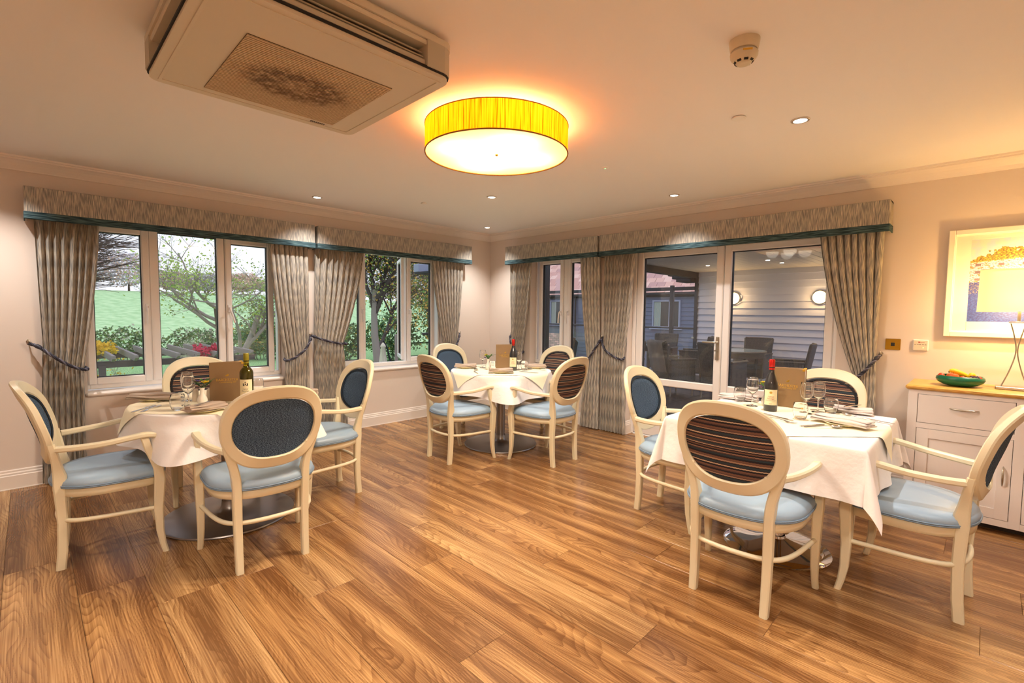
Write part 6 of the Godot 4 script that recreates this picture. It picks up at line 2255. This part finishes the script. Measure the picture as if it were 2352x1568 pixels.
func far_building() -> void:
	var t := thing("boarded_building", "dark blue boarded building with a pink tiled roof beyond the terrace", "building", Vector3(0, 0, -12.0))
	var X0 := -14.0; var X1 := 2.5
	var s := st()
	span(s, Vector3(X0, -1.4, -6), Vector3(X1, 2.06, -0.03))
	part("wall", s, M.clapboard_shade, t)
	var H := 0.155
	for k in 21:
		s = st()
		extrude(s, PackedVector2Array([Vector2(0, -0.012), Vector2(0.030, -0.012), Vector2(0.010, H - 0.012), Vector2(0, H - 0.012)]), X0, X1, Transform3D(Basis(Vector3(0, 0, 1), Vector3(0, 1, 0), Vector3(1, 0, 0)), Vector3(0, -1.2 + k * H, -0.03)))
		part("board", s, M.clapboard_blue, t)
	for q in [[-3.98, -2.88, 0.80, 1.84], [-9.0, -7.9, 0.80, 1.88]]:
		var w := Node3D.new()
		w.name = "window"
		t.add_child(w, true)
		s = st()
		rails(s, q[0], q[1], q[2], q[3], 0.06, 0.07, 0.06, -0.02, 0.06, 0.006)
		span(s, Vector3(lerpf(q[0], q[1], 0.60), q[2], -0.02), Vector3(lerpf(q[0], q[1], 0.66), q[3], 0.06), 0.006)
		span(s, Vector3(q[0] - 0.08, q[2] - 0.05, -0.02), Vector3(q[1] + 0.08, q[2], 0.10), 0.01)
		part("window_frame", s, M.window_frame_blue, w)
		s = st()
		span(s, Vector3(q[0] + 0.05, q[2] + 0.05, -0.02), Vector3(q[1] - 0.05, q[3] - 0.05, 0.012))
		part("pane", s, M.far_pane, w)
		s = st()
		sheet(s, 24, 2, func(u: float, v: float) -> Vector3: return Vector3(lerpf(q[0] + 0.07, lerpf(q[0], q[1], 0.30), u), lerpf(q[2] + 0.07, q[3] - 0.07, v), 0.03 + 0.012 * sin(u * 30)))
		part("curtain", s, M.far_curtain, w)
	s = st()
	tube(s, [Vector3(X0, 2.06, 0.14), Vector3(X1, 2.06, 0.14)], 0.06, 8)
	part("gutter", s, M.fascia, t)
	s = st()
	span(s, Vector3(X0, 1.96, -0.02), Vector3(X1, 2.12, 0.05))
	part("fascia_board", s, M.fascia, t)
	s = st()
	tube(s, [Vector3(-7.55, 2.0, 0.10), Vector3(-7.55, -1.2, 0.08)], 0.04, 8)
	part("downpipe", s, M.fascia, t)
	# roof of flat clay tiles, laid in overlapping courses
	var roof := Node3D.new()
	roof.name = "roof"
	t.add_child(roof)
	var slope := deg_to_rad(40)
	roof.position = Vector3(0, 2.12, 0.16)
	roof.rotation.x = slope
	s = st()
	span(s, Vector3(X0, -0.08, -6.0), Vector3(X1, -0.01, 0.0))
	part("roof_deck", s, M.clapboard_shade, roof)
	var q := st()
	box(q, Vector3(0.165, 0.012, -0.15), Vector3(0.322, 0.016, 0.34), 0.004, Transform3D(Basis(Vector3.RIGHT, 0.05), Vector3.ZERO))
	q.generate_normals()
	var tile := q.commit()
	rng.seed = 19
	var rest := {0: [], 1: [], 2: [], 3: []}
	for j in 20:
		for i in 50:
			var x := X0 + i * 0.33 + (0.165 if j % 2 else 0.0) + rng.randf_range(-0.004, 0.004)
			var m := rng.randi() % 4
			var xf := Transform3D(Basis(), Vector3(x, rng.randf_range(0, 0.006), -j * 0.28))
			var seen := j < 10 and ((x > -4.9 and x < -1.9) or (x > -9.7 and x < -6.6))
			if seen: share("tile", tile, M["roof_tile_%d" % m], roof, xf)
			else: rest[m].append(xf)
	for m in 4:
		var mm := MultiMesh.new()
		mm.transform_format = MultiMesh.TRANSFORM_3D
		mm.mesh = tile
		mm.instance_count = rest[m].size()
		for k in rest[m].size(): mm.set_instance_transform(k, rest[m][k])
		var o := MultiMeshInstance3D.new()
		o.name = "tiles"
		o.multimesh = mm
		o.material_override = M["roof_tile_%d" % m]
		o.set_meta("kind", "stuff")
		roof.add_child(o, true)
	s = st()
	span(s, Vector3(-15, -1.3, -11.9), Vector3(3, -1.0, -6.2))
	structure("yard_ground", s, M.gravel, "paved yard between the terrace and the boarded building")
	t = thing("low_brick_wall", "low pale brick wall in front of the boarded building", "wall", Vector3(0, -1.0, -10.6))
	var br := st()
	box(br, Vector3.ZERO, Vector3(0.215, 0.066, 0.1), 0.004)
	br.generate_normals()
	var bm := br.commit()
	for j in 20:
		for i in 10: share("brick", bm, M.brick_far if (i + j) % 3 else M.roof_tile_2, t, Transform3D(Basis(), Vector3(-8.9 + i * 0.225 + (0.11 if j % 2 else 0.0), 0.035 + j * 0.075, 0)))
	s = st()
	span(s, Vector3(-9.0, 0, -0.045), Vector3(-6.65, 1.5, 0.045))
	part("mortar", s, M.slate_2, t)


func _ready() -> void:
	# camera
	var cam := Camera3D.new()
	cam.name = "camera"
	cam.fov = 70.812
	cam.near = 0.05
	cam.far = 400.0
	add_child(cam)
	cam.transform = Transform3D(Basis(Vector3(0.71017173, 0.01071473, -0.70394696), Vector3(-0.05031937, 0.99809948, -0.03557232), Vector3(0.70222794, 0.06068462, 0.70936119)), Vector3(5.01815, 1.33, 4.61743))
	cam.current = true
	# sky and exposure: a bright, even, overcast afternoon
	var sky_m := ProceduralSkyMaterial.new()
	sky_m.sky_top_color = hexc(226, 234, 250)
	sky_m.sky_horizon_color = hexc(238, 243, 254)
	sky_m.sky_curve = 0.15
	sky_m.ground_horizon_color = hexc(150, 158, 140)
	sky_m.ground_bottom_color = hexc(96, 104, 86)
	sky_m.sky_energy_multiplier = 1.03
	var sky := Sky.new()
	sky.sky_material = sky_m
	var env := Environment.new()
	env.background_mode = Environment.BG_SKY
	env.sky = sky
	env.tonemap_mode = Environment.TONE_MAPPER_LINEAR
	env.tonemap_exposure = 1.32
	env.sdfgi_enabled = true
	env.ssao_enabled = true
	env.ssil_enabled = true
	var we := WorldEnvironment.new()
	we.name = "world_environment"
	we.environment = env
	add_child(we)

	make_materials()
	room()
	windows()
	# recessed downlights, in the staggered grid that the visible five belong to
	var E := 1.75
	downlight(0.44, 2.64, "downlight above the pergola window, before the coving", E)
	downlight(1.675, 1.53, "bright downlight just below the drum light in the picture", E)
	downlight(0.45, 0.47, "downlight in the room corner", E)
	downlight(2.95, 0.47, "downlight above the terrace doors", E)
	downlight(4.23, 1.59, "brightest downlight, above the square table", E)
	downlight(5.45, 0.47, "downlight in front of the sideboard wall, out of the picture", E)
	downlight(5.45, 2.64, "downlight behind the square table, out of the picture", E)
	downlight(4.23, 3.75, "downlight beside the air conditioner, out of the picture", E)
	downlight(0.44, 4.80, "downlight by the bare wall, out of the picture", E)
	downlight(2.95, 5.0, "downlight behind the viewer on the garden side", E)
	downlight(5.45, 5.0, "downlight right behind the viewer", E)
	drum_lamp(2.97, 2.69, "large yellow silk drum light glowing on the ceiling")
	drum_lamp(5.5, 5.6, "yellow silk drum light behind the viewer, out of the picture")
	drapery()
	tables()
	chairs()
	air_conditioner()
	ceiling_bits()
	sideboard()
	sideboard_things()
	table_settings()
	far_building()
	terrace()
	garden()
